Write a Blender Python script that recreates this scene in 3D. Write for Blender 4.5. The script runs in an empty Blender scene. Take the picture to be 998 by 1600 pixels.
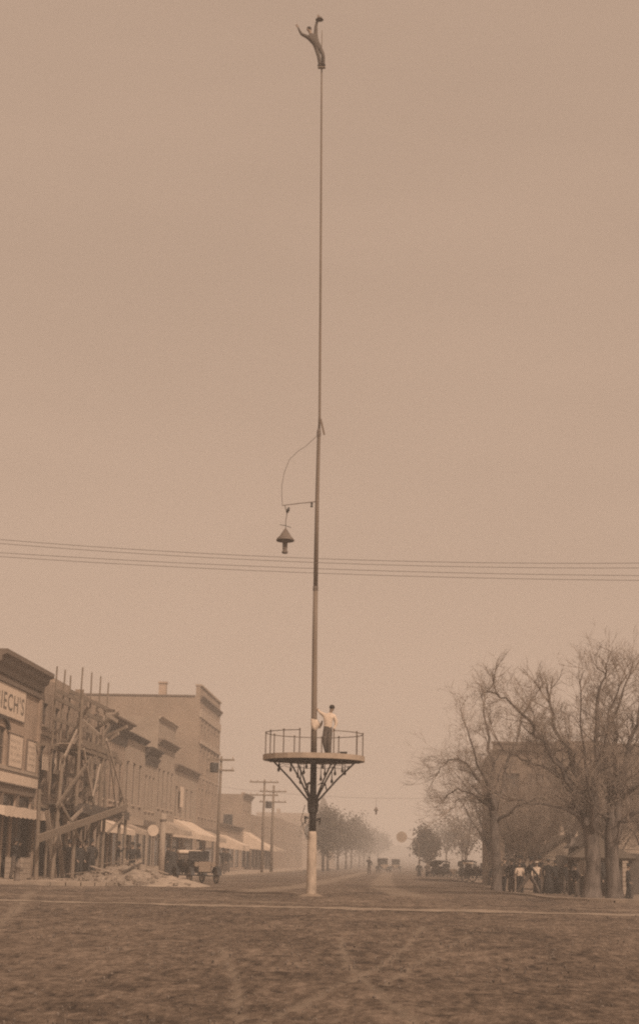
import bpy, bmesh, math, random
import numpy as np
from mathutils import Vector, Matrix
R = math.radians
PI = math.pi
rnd = random.Random(7)
scene = bpy.context.scene
C = scene.collection

# ------------------------------------------------------------------ camera
cam_d = bpy.data.cameras.new('camera')
cam = bpy.data.objects.new('camera', cam_d)
C.objects.link(cam)
scene.camera = cam
PITCH, YAW, ROLL = math.atan(547.5/2400), R(3.08), R(1.2)
fwd = Vector((-math.sin(YAW)*math.cos(PITCH), math.cos(YAW)*math.cos(PITCH), math.sin(PITCH)))
rt0 = Vector((math.cos(YAW), math.sin(YAW), 0))
up0 = rt0.cross(fwd)
rt = rt0*math.cos(ROLL) + up0*math.sin(ROLL)
up = rt.cross(fwd)
cam.matrix_world = Matrix(((rt.x, up.x, -fwd.x, 0), (rt.y, up.y, -fwd.y, 0), (rt.z, up.z, -fwd.z, 1.1), (0, 0, 0, 1)))
cam_d.sensor_fit = 'VERTICAL'
cam_d.sensor_height = 36.0
cam_d.lens = 36.0*2400/1600
cam_d.clip_end = 6000
cam_d.clip_start = 0.1

# ------------------------------------------------------------------ sky and sun
TINT = (1.0, 0.695, 0.505)            # the brown toned light of the old print
SUN_EL, SUN_AZ = R(44), R(147)       # hazy sun behind the photographer, to the right
w = bpy.data.worlds.new('World')
scene.world = w
w.use_nodes = True
nt = w.node_tree
nt.nodes.clear()
n_out = nt.nodes.new('ShaderNodeOutputWorld')
n_bg = nt.nodes.new('ShaderNodeBackground')
n_sky = nt.nodes.new('ShaderNodeTexSky')
n_sky.sky_type = 'NISHITA'
n_sky.sun_disc = False
n_sky.sun_elevation = SUN_EL
n_sky.sun_rotation = SUN_AZ
n_sky.dust_density = 4.0
n_bw = nt.nodes.new('ShaderNodeRGBToBW')
n_mix = nt.nodes.new('ShaderNodeMix')           # veil of high cloud over the clear sky
n_mix.data_type = 'FLOAT'
n_mix.inputs[0].default_value = 0.68
n_mul = nt.nodes.new('ShaderNodeMix')
n_mul.data_type = 'RGBA'
n_mul.blend_type = 'MULTIPLY'
n_mul.inputs[0].default_value = 1.0
n_mul.inputs[7].default_value = (*TINT, 1)
tc = nt.nodes.new('ShaderNodeTexCoord')
mp = nt.nodes.new('ShaderNodeMapping')
mp.inputs['Scale'].default_value = (1.2, 1.2, 5.0)
nz = nt.nodes.new('ShaderNodeTexNoise')
nz.inputs['Scale'].default_value = 2.6
nz.inputs['Detail'].default_value = 6.0
nz.inputs['Roughness'].default_value = 0.55
mr = nt.nodes.new('ShaderNodeMapRange')
mr.inputs[1].default_value = 0.25
mr.inputs[2].default_value = 0.75
mr.inputs[3].default_value = 5.75
mr.inputs[4].default_value = 6.4
L = nt.links.new
L(tc.outputs['Generated'], mp.inputs[0]); L(mp.outputs[0], nz.inputs['Vector']); L(nz.outputs['Fac'], mr.inputs[0])
L(n_sky.outputs[0], n_bw.inputs[0]); L(n_bw.outputs[0], n_mix.inputs[2]); L(mr.outputs[0], n_mix.inputs[3])
L(n_mix.outputs[0], n_mul.inputs[6]); L(n_mul.outputs[2], n_bg.inputs[0]); L(n_bg.outputs[0], n_out.inputs[0])
n_bg.inputs[1].default_value = 0.1

sd = bpy.data.lights.new('sun', 'SUN')
sd.energy = 3.1
sd.angle = R(3)
sd.color = (1.0, 0.74, 0.55)
sun = bpy.data.objects.new('sun', sd)
C.objects.link(sun)
sdir = Vector((math.sin(SUN_AZ)*math.cos(SUN_EL), math.cos(SUN_AZ)*math.cos(SUN_EL), math.sin(SUN_EL)))
sun.rotation_euler = sdir.to_track_quat('Z', 'Y').to_euler()
sun.location = (0, -20, 60)

scene.view_settings.view_transform = 'Standard'
scene.view_settings.look = 'None'
scene.view_settings.exposure = 0.0
scene.view_settings.gamma = 1.0
scene.render.engine = 'CYCLES'
scene.cycles.pixel_filter_type = 'BLACKMAN_HARRIS'
scene.cycles.filter_width = 2.1
scene.cycles.max_bounces = 5
scene.cycles.sample_clamp_direct = 6.0
scene.cycles.sample_clamp_indirect = 2.0
scene.cycles.volume_bounces = 1
scene.cycles.use_denoising = False
try:
    scene.cycles.denoising_prefilter = 'ACCURATE'
except Exception:
    pass

# ------------------------------------------------------------------ materials
def mat(name, v, tint=(1.0, 0.835, 0.69), rough=0.85, nscale=0.0, namt=0.0, bump=0.0, metal=0.0, stretch=(1, 1, 1), detail=5.0, spec=0.3, brick=None):
    m = bpy.data.materials.new(name)
    m.use_nodes = True
    t = m.node_tree
    b = t.nodes['Principled BSDF']
    col = (v*tint[0], v*tint[1], v*tint[2], 1)
    b.inputs['Base Color'].default_value = col
    b.inputs['Roughness'].default_value = rough
    b.inputs['Metallic'].default_value = metal
    b.inputs['Specular IOR Level'].default_value = spec
    if nscale:
        tcn = t.nodes.new('ShaderNodeTexCoord')
        mpn = t.nodes.new('ShaderNodeMapping')
        mpn.inputs['Scale'].default_value = stretch
        n1 = t.nodes.new('ShaderNodeTexNoise')
        n1.inputs['Scale'].default_value = nscale
        n1.inputs['Detail'].default_value = detail
        n1.inputs['Roughness'].default_value = 0.65
        geo = t.nodes.new('ShaderNodeNewGeometry')
        t.links.new(geo.outputs['Position'], mpn.inputs[0])
        t.links.new(mpn.outputs[0], n1.inputs['Vector'])
        rp = t.nodes.new('ShaderNodeMapRange')
        rp.inputs[1].default_value = 0.3
        rp.inputs[2].default_value = 0.7
        rp.inputs[3].default_value = 1 - namt
        rp.inputs[4].default_value = 1 + namt
        t.links.new(n1.outputs['Fac'], rp.inputs[0])
        src = rp.outputs[0]
        if brick:
            br = t.nodes.new('ShaderNodeTexBrick')
            br.inputs['Scale'].default_value = 1.0
            br.inputs['Brick Width'].default_value = brick[0]
            br.inputs['Row Height'].default_value = brick[1]
            br.inputs['Mortar Size'].default_value = 0.012
            br.inputs['Color1'].default_value = (0.85, 0.85, 0.85, 1)
            br.inputs['Color2'].default_value = (1.12, 1.12, 1.12, 1)
            br.inputs['Mortar'].default_value = (1.35, 1.35, 1.35, 1)
            cb = t.nodes.new('ShaderNodeCombineXYZ')
            sp = t.nodes.new('ShaderNodeSeparateXYZ')
            ad = t.nodes.new('ShaderNodeMath')
            t.links.new(geo.outputs['Position'], sp.inputs[0])
            t.links.new(sp.outputs[0], ad.inputs[0]); t.links.new(sp.outputs[1], ad.inputs[1])
            t.links.new(ad.outputs[0], cb.inputs[0]); t.links.new(sp.outputs[2], cb.inputs[1])
            t.links.new(cb.outputs[0], br.inputs['Vector'])
            mm = t.nodes.new('ShaderNodeMath'); mm.operation = 'MULTIPLY'
            bwn = t.nodes.new('ShaderNodeRGBToBW')
            t.links.new(br.outputs['Color'], bwn.inputs[0])
            t.links.new(bwn.outputs[0], mm.inputs[0]); t.links.new(rp.outputs[0], mm.inputs[1])
            src = mm.outputs[0]
        mx = t.nodes.new('ShaderNodeVectorMath')
        mx.operation = 'SCALE'
        mx.inputs[0].default_value = col[:3]
        t.links.new(src, mx.inputs['Scale'])
        t.links.new(mx.outputs[0], b.inputs['Base Color'])
        if bump:
            bp = t.nodes.new('ShaderNodeBump')
            bp.inputs['Strength'].default_value = bump
            bp.inputs['Distance'].default_value = 0.03
            t.links.new(n1.outputs['Fac'], bp.inputs['Height'])
            t.links.new(bp.outputs[0], b.inputs['Normal'])
    return m

NEU = (1.0, 0.98, 0.98)
M = {
    'white': mat('white_paint', 0.45, rough=0.7, nscale=5, namt=0.3, bump=0.25, stretch=(1, 1, 0.5)),
    'sign': mat('sign_white', 0.64, rough=0.7, nscale=2.2, namt=0.10),
    'canvas': mat('canvas', 0.6, nscale=3, namt=0.12, bump=0.2),
    'canvas_old': mat('old_canvas', 0.38, nscale=2, namt=0.25, bump=0.3),
    'clod': mat('clods', 0.17, nscale=11, namt=0.6, tint=(1, 0.86, 0.76)),
    'letter': mat('lettering', 0.16, rough=0.8),
    'faded': mat('faded_lettering', 0.36, rough=0.8),
    'brick': mat('red_brick', 0.33, nscale=1.3, namt=0.22, bump=0.2, brick=(0.22, 0.075), tint=(1, 0.78, 0.62)),
    'brick2': mat('brown_brick', 0.27, nscale=1.0, namt=0.25, bump=0.2, brick=(0.22, 0.075), tint=(1, 0.8, 0.65)),
    'brick3': mat('dull_brick', 0.26, nscale=0.35, namt=0.16, bump=0.2, brick=(0.22, 0.075), tint=(1, 0.8, 0.64)),
    'brick_dk': mat('dark_brick', 0.19, nscale=0.8, namt=0.25, bump=0.2, brick=(0.22, 0.075), tint=(1, 0.8, 0.65)),
    'stone': mat('pale_stone', 0.40, nscale=1.5, namt=0.12, bump=0.1),
    'stucco': mat('pale_stucco', 0.34, nscale=0.9, namt=0.14, bump=0.1),
    'trim': mat('brown_trim', 0.17, nscale=3, namt=0.15, tint=(1, 0.8, 0.66)),
    'trim_dk': mat('dark_trim', 0.07, nscale=3, namt=0.2, tint=(1, 0.85, 0.75)),
    'roof': mat('tar_roof', 0.10, nscale=1, namt=0.2),
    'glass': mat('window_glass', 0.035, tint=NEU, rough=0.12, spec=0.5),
    'dark': mat('interior_shade', 0.03, tint=NEU, rough=0.9),  # near-black colour stands in for the shade inside openings
    'timber': mat('raw_timber', 0.20, nscale=6, namt=0.25, stretch=(1, 1, 0.4), tint=(1, 0.82, 0.66)),
    'timber_lt': mat('new_timber', 0.34, nscale=6, namt=0.2, stretch=(1, 1, 0.4), tint=(1, 0.84, 0.7)),
    'timber_dk': mat('weathered_timber', 0.10, nscale=6, namt=0.25, tint=(1, 0.86, 0.76)),
    'pole': mat('pole_paint', 0.19, rough=0.6, nscale=5, namt=0.18, stretch=(1, 1, 0.15), tint=(1, 0.8, 0.64)),
    'iron': mat('cast_iron', 0.06, rough=0.5, metal=0.3, nscale=8, namt=0.2, tint=NEU),
    'iron_br': mat('rusty_iron', 0.15, rough=0.6, nscale=8, namt=0.25, tint=(1, 0.82, 0.7)),
    'deck': mat('deck_fascia', 0.40, nscale=4, namt=0.15, tint=(1, 0.82, 0.66)),
    'bulb': mat('bulb_glass', 0.10, rough=0.2, tint=NEU),
    'suit': mat('dark_suit', 0.035, tint=NEU, nscale=10, namt=0.15),
    'suit_br': mat('brown_suit', 0.115, tint=(1, 0.85, 0.75), nscale=10, namt=0.15),
    'suit_bk': mat('black_suit', 0.03, tint=NEU, nscale=10, namt=0.15),
    'shirt': mat('white_shirt', 0.64, nscale=9, namt=0.12, bump=0.9),
    'skin': mat('skin', 0.30, tint=(1, 0.76, 0.6), rough=0.6),
    'hair': mat('hair', 0.04, tint=(1, 0.85, 0.75)),
    'straw': mat('straw_hat', 0.42),
    'shoe': mat('shoe_leather', 0.03, tint=NEU, rough=0.5),
    'bark': mat('tree_bark', 0.125, nscale=4.5, namt=0.6, bump=1.0, stretch=(1, 1, 0.3), tint=(1, 0.86, 0.78)),
    'twig': mat('twigs', 0.24, tint=(1, 0.84, 0.72)),
    'leaf': mat('spring_foliage', 0.085, tint=(1, 0.86, 0.7), nscale=0.8, namt=0.3),
    'leaf_dk': mat('evergreen_foliage', 0.085, tint=(1, 0.84, 0.7), nscale=0.8, namt=0.3),
    'walk': mat('sidewalk', 0.34, nscale=1.1, namt=0.18, bump=0.2, tint=(1, 0.82, 0.67)),
    'kerb': mat('kerb_stone', 0.30, nscale=2.2, namt=0.2, bump=0.3, tint=(1, 0.83, 0.68)),
    'sand': mat('sand', 0.36, nscale=2.5, namt=0.22, bump=0.5, tint=(1, 0.83, 0.68)),
    'rubble': mat('rubble', 0.27, nscale=5, namt=0.4, tint=(1, 0.84, 0.7)),
    'park': mat('park_earth', 0.22, nscale=0.9, namt=0.25, bump=0.3, tint=(1, 0.8, 0.64)),
    'car': mat('car_paint', 0.03, tint=NEU, rough=0.3, spec=0.5),
    'tyre': mat('tyre_rubber', 0.10, tint=(1, 0.9, 0.82), rough=0.8),
    'nickel': mat('nickel', 0.55, rough=0.3, metal=0.9),
    'wire': mat('copper_wire', 0.10, tint=(1, 0.85, 0.75), rough=0.6),
    'rope': mat('rope', 0.24),
    'cross': mat('crossing_slabs', 0.26, nscale=1.6, namt=0.3, bump=0.3, tint=(1, 0.82, 0.66)),
}

# ------------------------------------------------------------------ helpers
class MB:
    def __init__(self):
        self.v = []; self.f = []
    def poly(self, pts):
        n = len(self.v); self.v += [tuple(p) for p in pts]; self.f.append(tuple(range(n, n+len(pts))))
        return self
    def box(self, x0, x1, y0, y1, z0, z1):
        n = len(self.v)
        self.v += [(x0, y0, z0), (x1, y0, z0), (x1, y1, z0), (x0, y1, z0), (x0, y0, z1), (x1, y0, z1), (x1, y1, z1), (x0, y1, z1)]
        for f in ((0, 3, 2, 1), (4, 5, 6, 7), (0, 1, 5, 4), (1, 2, 6, 5), (2, 3, 7, 6), (3, 0, 4, 7)):
            self.f.append(tuple(n+i for i in f))
        return self
    def tube(self, pts, rad, n=8, cap=True):
        pts = [Vector(p) for p in pts]
        if not hasattr(rad, '__len__'): rad = [rad]*len(pts)
        base = len(self.v); ref = None
        for i, p in enumerate(pts):
            d = (pts[min(i+1, len(pts)-1)] - pts[max(i-1, 0)]).normalized()
            if ref is None:
                ref = Vector((1, 0, 0)) if abs(d.x) < 0.9 else Vector((0, 1, 0))
            u = (ref - d*ref.dot(d)).normalized(); ref = u
            q = d.cross(u)
            for k in range(n):
                a = 2*PI*k/n
                self.v.append(tuple(p + (u*math.cos(a) + q*math.sin(a))*rad[i]))
        for i in range(len(pts)-1):
            for k in range(n):
                a = base+i*n+k; b = base+i*n+(k+1) % n
                self.f.append((a, b, b+n, a+n))
        if cap:
            self.f.append(tuple(base+k for k in reversed(range(n))))
            e = base+(len(pts)-1)*n
            self.f.append(tuple(e+k for k in range(n)))
        return self
    def beam(self, a, b, w, h):
        a = Vector(a); b = Vector(b); d = (b-a).normalized()
        u = d.cross(Vector((0, 0, 1)))
        if u.length < 0.05: u = Vector((1, 0, 0))
        u.normalize(); q = u.cross(d).normalized()
        n = len(self.v)
        for p in (a, b):
            for s, t in ((-1, -1), (1, -1), (1, 1), (-1, 1)):
                self.v.append(tuple(p + u*(s*w/2) + q*(t*h/2)))
        for f in ((3, 2, 1, 0), (4, 5, 6, 7), (0, 1, 5, 4), (1, 2, 6, 5), (2, 3, 7, 6), (3, 0, 4, 7)):
            self.f.append(tuple(n+i for i in f))
        return self
    def lathe(self, prof, c=(0, 0, 0), n=20):
        base = len(self.v)
        for r, z in prof:
            for k in range(n):
                a = 2*PI*k/n
                self.v.append((c[0]+r*math.cos(a), c[1]+r*math.sin(a), c[2]+z))
        for i in range(len(prof)-1):
            for k in range(n):
                a = base+i*n+k; b = base+i*n+(k+1) % n
                self.f.append((a, b, b+n, a+n))
        self.f.append(tuple(base+k for k in reversed(range(n))))
        e = base+(len(prof)-1)*n
        self.f.append(tuple(e+k for k in range(n)))
        return self
    def prism_y(self, prof, y0, y1):          # (x, z) outline extruded along y
        n = len(self.v); k = len(prof)
        self.v += [(x, y0, z) for x, z in prof] + [(x, y1, z) for x, z in prof]
        for i in range(k):
            j = (i+1) % k
            self.f.append((n+i, n+j, n+k+j, n+k+i))
        self.f.append(tuple(n+i for i in reversed(range(k)))); self.f.append(tuple(n+k+i for i in range(k)))
        return self
    def mesh(self, name, smooth=False):
        me = bpy.data.meshes.new(name)
        me.from_pydata(self.v, [], self.f)
        if smooth:
            me.polygons.foreach_set('use_smooth', [True]*len(me.polygons))
        me.update()
        return me

def fix(me):
    b = bmesh.new(); b.from_mesh(me); bmesh.ops.recalc_face_normals(b, faces=b.faces); b.to_mesh(me); b.free()
    return me

def place(name, me, m, parent=None):
    o = bpy.data.objects.new(name, me)
    C.objects.link(o)
    if m is not None and not me.materials: me.materials.append(M[m] if isinstance(m, str) else m)
    if parent is not None:
        o.parent = parent
        if parent.type == 'EMPTY' and parent.parent is None:
            o.location = -parent.location
    return o

def obj(name, mb, m, parent=None, smooth=False):
    return place(name, fix(mb.mesh(name, smooth)), m, parent)

def thing(name, label, cat, loc=(0, 0, 0), group=None):
    o = bpy.data.objects.new(name, None)
    o.empty_display_size = 0.3
    C.objects.link(o)
    o.location = loc
    return tag(o, label, cat, group)

def tag(o, label, cat, group=None, kind=None):
    o['label'] = label; o['category'] = cat
    if group: o['group'] = group
    if kind: o['kind'] = kind
    return o

def struct(name, mb, m, smooth=False):
    o = obj(name, mb, m, None, smooth)
    o['kind'] = 'structure'
    return o

def dup(root, loc, rotz, label, group=None, scale=1.0):
    r = root.copy(); C.objects.link(r)
    r.location = loc; r.rotation_euler = (0, 0, rotz); r.scale = (scale,)*3
    r['label'] = label
    if group: r['group'] = group
    for ch in list(root.children):
        c = ch.copy(); C.objects.link(c); c.parent = r
        for g in ch.children:
            d = g.copy(); C.objects.link(d); d.parent = c
    return r

# value noise for terrain
_ns = np.random.RandomState(3).rand(256, 256)
def vnoise(x, y, s):
    x = np.asarray(x)*s; y = np.asarray(y)*s
    xi = np.floor(x).astype(int); yi = np.floor(y).astype(int)
    fx = x-xi; fy = y-yi
    fx = fx*fx*(3-2*fx); fy = fy*fy*(3-2*fy)
    g = lambda i, j: _ns[i % 256, j % 256]
    return (g(xi, yi)*(1-fx)+g(xi+1, yi)*fx)*(1-fy)+(g(xi, yi+1)*(1-fx)+g(xi+1, yi+1)*fx)*fy

# ------------------------------------------------------------------ ground
def right_drop(x, y):
    s = np.clip((np.asarray(x)-4.5)/2.0, 0, 1)
    return -0.26*s*np.clip((np.asarray(y)-53)/32, 0, 1)

TRACKS = [  # wheel marks on the dirt street: (points, half width)
    ([(-0.85, 24.5), (-0.72, 21.35), (-0.53, 18.0), (-0.30, 15.6), (-0.10, 13.5), (0.15, 11.4), (0.6, 8)], 0.035),
    ([(-1.6, 8), (-0.96, 11.1), (-0.75, 12.7), (-0.37, 16.0), (-0.07, 19.4), (0.2, 23.5), (0.5, 30)], 0.035),
    ([(-1.0, 9), (-1.09, 11.1), (-1.42, 14.4), (-1.76, 17.0), (-2.3, 21)], 0.03),
    ([(-0.1, 15), (0.15, 17.7), (0.63, 22.0), (1.2, 26)], 0.03),
    ([(-5.2, 19), (-6.2, 24), (-8.2, 34), (-10.5, 44.5), (-12, 52)], 0.10),
    ([(-16, 46), (-4, 45), (4, 44), (12, 45)], 0.35),
    ([(-5.5, 57), (-4.5, 75), (-4.2, 110), (-4, 200)], 0.5),
    ([(0.5, 57), (-0.6, 75), (-1, 110), (-1.2, 200)], 0.5),
]
def build_ground():
    xs = np.concatenate([np.array([-1400, -700, -350, -180, -100, -60, -40, -30, -24, -20]), np.concatenate([np.arange(-17, -4, 0.16), np.arange(-4, 4, 0.07), np.arange(4, 12.01, 0.16)]), np.array([13, 15, 18, 24, 30, 40, 60, 100, 180, 350, 700, 1400])])
    ys = [-1400, -700, -300, -100, -40, -15, 0, 5]
    y = 8.0
    while y < 64: ys.append(y); y += 0.05+0.004*y
    while y < 140: ys.append(y); y += 1.2
    ys += [150, 165, 180, 200, 230, 270, 320, 400, 500, 650, 800, 1000, 1250, 1500]
    ys = np.array(ys)
    X, Y = np.meshgrid(xs, ys)
    near = np.clip((90-Y)/40, 0, 1)*np.clip((Y-4)/4, 0, 1)*np.clip((18-np.abs(X+2))/4, 0, 1)
    Z = near*(0.055*(vnoise(X, Y, 0.35)-.5)+0.045*(vnoise(X+9, Y, 1.3)-.5)+0.034*(vnoise(X, Y+5, 3.3)-.5)+0.024*(vnoise(X, Y, 6.1)-.5))
    # low crown of the street
    T = np.zeros_like(X)
    for pts, hw in TRACKS:
        dmin = np.full_like(X, 1e9)
        for (ax, ay), (bx, by) in zip(pts[:-1], pts[1:]):
            dx, dy = bx-ax, by-ay
            t = np.clip(((X-ax)*dx+(Y-ay)*dy)/(dx*dx+dy*dy), 0, 1)
            dmin = np.minimum(dmin, np.hypot(X-ax-t*dx, Y-ay-t*dy))
        wob = hw*(0.8+0.4*vnoise(X, Y, 1.5))
        k = np.clip(1.6-dmin/wob, 0, 1)
        T = np.maximum(T, np.clip(k*1.5, 0, 1)*(0.68+0.32*vnoise(X+3, Y, 0.9)))
    Z = Z*(1-0.6*T)-0.012*T*near
    Z = Z + right_drop(X, Y)-0.012
    # the street climbs gently towards the far end
    Z = Z + np.clip((Y-300)/900, 0, 1)**1.5*8.0
    fl = np.clip(1.6-np.abs(Y-39.65)/1.0, 0, 1)*(np.abs(X) < 40)
    Z = Z*(1-fl)-0.012*fl
    nx, ny = len(xs), len(ys)
    verts = np.stack([X.ravel(), Y.ravel(), Z.ravel()], 1)
    i = np.arange(nx*ny).reshape(ny, nx)
    f = np.stack([i[:-1, :-1].ravel(), i[:-1, 1:].ravel(), i[1:, 1:].ravel(), i[1:, :-1].ravel()], 1)
    me = bpy.data.meshes.new('ground')
    me.from_pydata(verts.tolist(), [], f.tolist())
    me.polygons.foreach_set('use_smooth', [True]*len(me.polygons))
    at = me.attributes.new('packed', 'FLOAT', 'POINT')
    at.data.foreach_set('value', T.ravel().astype(np.float32))
    m = bpy.data.materials.new('street_dirt')
    m.use_nodes = True
    t = m.node_tree
    b = t.nodes['Principled BSDF']
    b.inputs['Roughness'].default_value = 0.95
    b.inputs['Specular IOR Level'].default_value = 0.1
    geo = t.nodes.new('ShaderNodeNewGeometry')
    def noise(sc, st, det=6):
        mp_ = t.nodes.new('ShaderNodeMapping'); mp_.inputs['Scale'].default_value = st
        n_ = t.nodes.new('ShaderNodeTexNoise'); n_.inputs['Scale'].default_value = sc; n_.inputs['Detail'].default_value = det; n_.inputs['Roughness'].default_value = 0.7
        t.links.new(geo.outputs['Position'], mp_.inputs[0]); t.links.new(mp_.outputs[0], n_.inputs['Vector'])
        return n_.outputs['Fac']
    a = noise(0.35, (1, 0.4, 1)); c = noise(4.2, (1, 0.32, 1)); d = noise(13.0, (1, 0.4, 1), 9)
    def mth(op, x, y):
        n_ = t.nodes.new('ShaderNodeMath'); n_.operation = op
        for s, q in enumerate((x, y)):
            if isinstance(q, (int, float)): n_.inputs[s].default_value = q
            else: t.links.new(q, n_.inputs[s])
        return n_.outputs[0]
    s = mth('ADD', mth('MULTIPLY', a, 0.5), mth('ADD', mth('MULTIPLY', c, 0.6), mth('MULTIPLY', d, 0.6)))
    cr = t.nodes.new('ShaderNodeValToRGB')
    cr.color_ramp.elements[0].position = 0.70; cr.color_ramp.elements[0].color = (0.056, 0.047, 0.042, 1)
    cr.color_ramp.elements[1].position = 1.02; cr.color_ramp.elements[1].color = (0.255, 0.205, 0.168, 1)
    e = cr.color_ramp.elements.new(0.84); e.color = (0.138, 0.110, 0.090, 1)
    t.links.new(s, cr.inputs[0])
    attr = t.nodes.new('ShaderNodeAttribute'); attr.attribute_name = 'packed'
    mx = t.nodes.new('ShaderNodeMix'); mx.data_type = 'RGBA'
    mx.inputs[7].default_value = (0.27, 0.225, 0.185, 1)
    t.links.new(mth('MULTIPLY', attr.outputs['Fac'], 0.75), mx.inputs[0]); t.links.new(cr.outputs[0], mx.inputs[6])
    t.links.new(mx.outputs[2], b.inputs['Base Color'])
    bp = t.nodes.new('ShaderNodeBump'); bp.inputs['Strength'].default_value = 0.7; bp.inputs['Distance'].default_value = 0.05
    t.links.new(mth('ADD', c, d), bp.inputs['Height']); t.links.new(bp.outputs[0], b.inputs['Normal'])
    me.materials.append(m)
    o = bpy.data.objects.new('ground', me); C.objects.link(o)
    o['kind'] = 'structure'; o['label'] = 'rutted dirt street with crossing wheel tracks'
    return o
build_ground()

# loose clods and stones on the dirt of the near street
_g = random.Random(99); _m = MB()
for _k in range(2600):
    _y = 9.5+30*_g.random()**1.6; _x = _g.uniform(-0.25, 0.2)*_y-0.02*_y; _s = _g.choice([0.005, 0.006, 0.008, 0.010, 0.013])*_g.uniform(.7, 1.2)*(0.7+_y/40)
    _a = _g.uniform(0, PI); _c, _d = math.cos(_a)*_s, math.sin(_a)*_s; _n = len(_m.v); _z = 0.0
    _m.v += [(_x+_c, _y+_d, _z), (_x-_d*1.3, _y+_c*1.3, _z), (_x-_c, _y-_d, _z), (_x+_d, _y-_c, _z), (_x+_g.uniform(-.3, .3)*_s, _y, _z+_s*_g.uniform(.6, 1.1)), (_x, _y, _z-0.06)]
    _m.f += [(_n, _n+1, _n+4), (_n+1, _n+2, _n+4), (_n+2, _n+3, _n+4), (_n+3, _n, _n+4), (_n+1, _n, _n+5), (_n+2, _n+1, _n+5), (_n+3, _n+2, _n+5), (_n, _n+3, _n+5)]
tag(obj('loose_stones', _m, 'clod'), 'small stones and clods strewn over the dirt street', 'stones', kind='stuff')

# stepping-stone crossing of the side street in front of the pole
def ragged_strip(x0, x1, yc, hw, z, step=0.35, amp=0.25, seed=1):
    g = random.Random(seed); m = MB(); prev = None; x = x0; k0 = k1 = 0
    while x <= x1:
        k0 = 0.7*k0+0.3*g.uniform(-1, 1)*amp*2; k1 = 0.7*k1+0.3*g.uniform(-1, 1)*amp*2
        cur = ((x, yc-hw+k0, z), (x, yc+hw+k1, z))
        if prev: m.poly([prev[0], cur[0], cur[1], prev[1]])
        prev = cur; x += step
    return m
def lifted(o, d):
    mo = o.modifiers.new('thick', 'SOLIDIFY'); mo.thickness = d; mo.offset = 0
struct('crossing', ragged_strip(-30, 25, 39.65, 0.95, -0.004, seed=4, amp=0.7, step=0.25), 'cross')

# left sidewalk block, with its stone kerb
WALK_Z = 0.13
kx = -11.6
def rounded(corner, r, q):   # arc points
    cx, cy = corner
    return [(cx+r*math.cos(a), cy+r*math.sin(a)) for a in q]
out = [(-90, 62.6)] + [(kx-2.2+2.2*math.sin(a), 64.8-2.2*math.cos(a)) for a in [R(d) for d in range(0, 91, 15)]] + [(kx, 900), (-90, 900)]
def slab(pts, z0, z1):
    m = MB(); n = len(pts)
    m.poly([(x, y, z1) for x, y in pts])
    for i in range(n):
        (ax, ay), (bx, by) = pts[i], pts[(i+1) % n]
        m.poly([(ax, ay, z0), (bx, by, z0), (bx, by, z1), (ax, ay, z1)])
    return m
struct('sidewalk', slab(out, -0.4, WALK_Z), 'walk')
def kerb(path, z0, z1, wd, m):
    mb = MB()
    for (ax, ay, az), (bx, by, bz) in zip(path[:-1], path[1:]):
        d = Vector((bx-ax, by-ay)).normalized(); nx, ny = d.y*wd, -d.x*wd
        mb.poly([(ax, ay, az+z1), (bx, by, bz+z1), (bx+nx, by+ny, bz+z1), (ax+nx, ay+ny, az+z1)])
        mb.poly([(ax+nx, ay+ny, az+z0), (bx+nx, by+ny, bz+z0), (bx+nx, by+ny, bz+z1), (ax+nx, ay+ny, az+z1)])
    return struct('kerb', mb, m)
kerb([(x, y, 0) for x, y in out[:-1]], -0.3, WALK_Z+0.012, 0.16, 'kerb')

# right park corner: bare trodden earth behind a low kerb, falling away from the street
def zr(x, y): return float(right_drop(x, y))
mb = MB()
pk = [(90, 53.0), (12, 53.2)] + [(9.2+3.6*math.sin(-a), 56.9-3.6*math.cos(a)) for a in [R(d) for d in range(0, 91, 15)]] + [(5.6, 70), (5.6, 85), (5.6, 900), (90, 900)]
rows = []
for y in [53.2, 54, 55, 56.5, 58, 60, 63, 67, 72, 78, 86, 100, 140, 220, 400, 900]:
    x0 = 5.6
    if y < 56.9: x0 = 9.2-3.6*math.sqrt(max(0, 1-((56.9-y)/3.6)**2))
    if y <= 53.25: x0 = 9.2
    row = []
    for k in range(14):
        x = x0+(90-x0)*(k/13)**2.2
        row.append((x, y, zr(8, y)+0.05+0.05*(float(vnoise(x, y, 0.5))-.5)))
    rows.append(row)
for r0, r1 in zip(rows[:-1], rows[1:]):
    for k in range(13): mb.poly([r0[k], r0[k+1], r1[k+1], r1[k]])
struct('park_ground', mb, 'park')
kerb([(x, y, zr(8, y)) for x, y in pk[:-1]], -0.3, 0.10, -0.22, 'kerb')
struct('sidewalk', ragged_strip(9.0, 60, 54.6, 1.0, 0.09, seed=9), 'walk')

# ------------------------------------------------------------------ far terrain: a low rise closing the street
mb = MB()
prev = None
for k in range(41):
    x = -1300+65*k
    h = 9+6*float(vnoise(x, 3, 0.006))+3*float(vnoise(x, 9, 0.03))
    cur = [(x, 1080, 4), (x, 1180, h), (x, 1350, h+3), (x, 1390, -2)]
    if prev:
        for i in range(3): mb.poly([prev[i], cur[i], cur[i+1], prev[i+1]])
    prev = cur
struct('hills', mb, 'leaf_dk', True)

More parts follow.
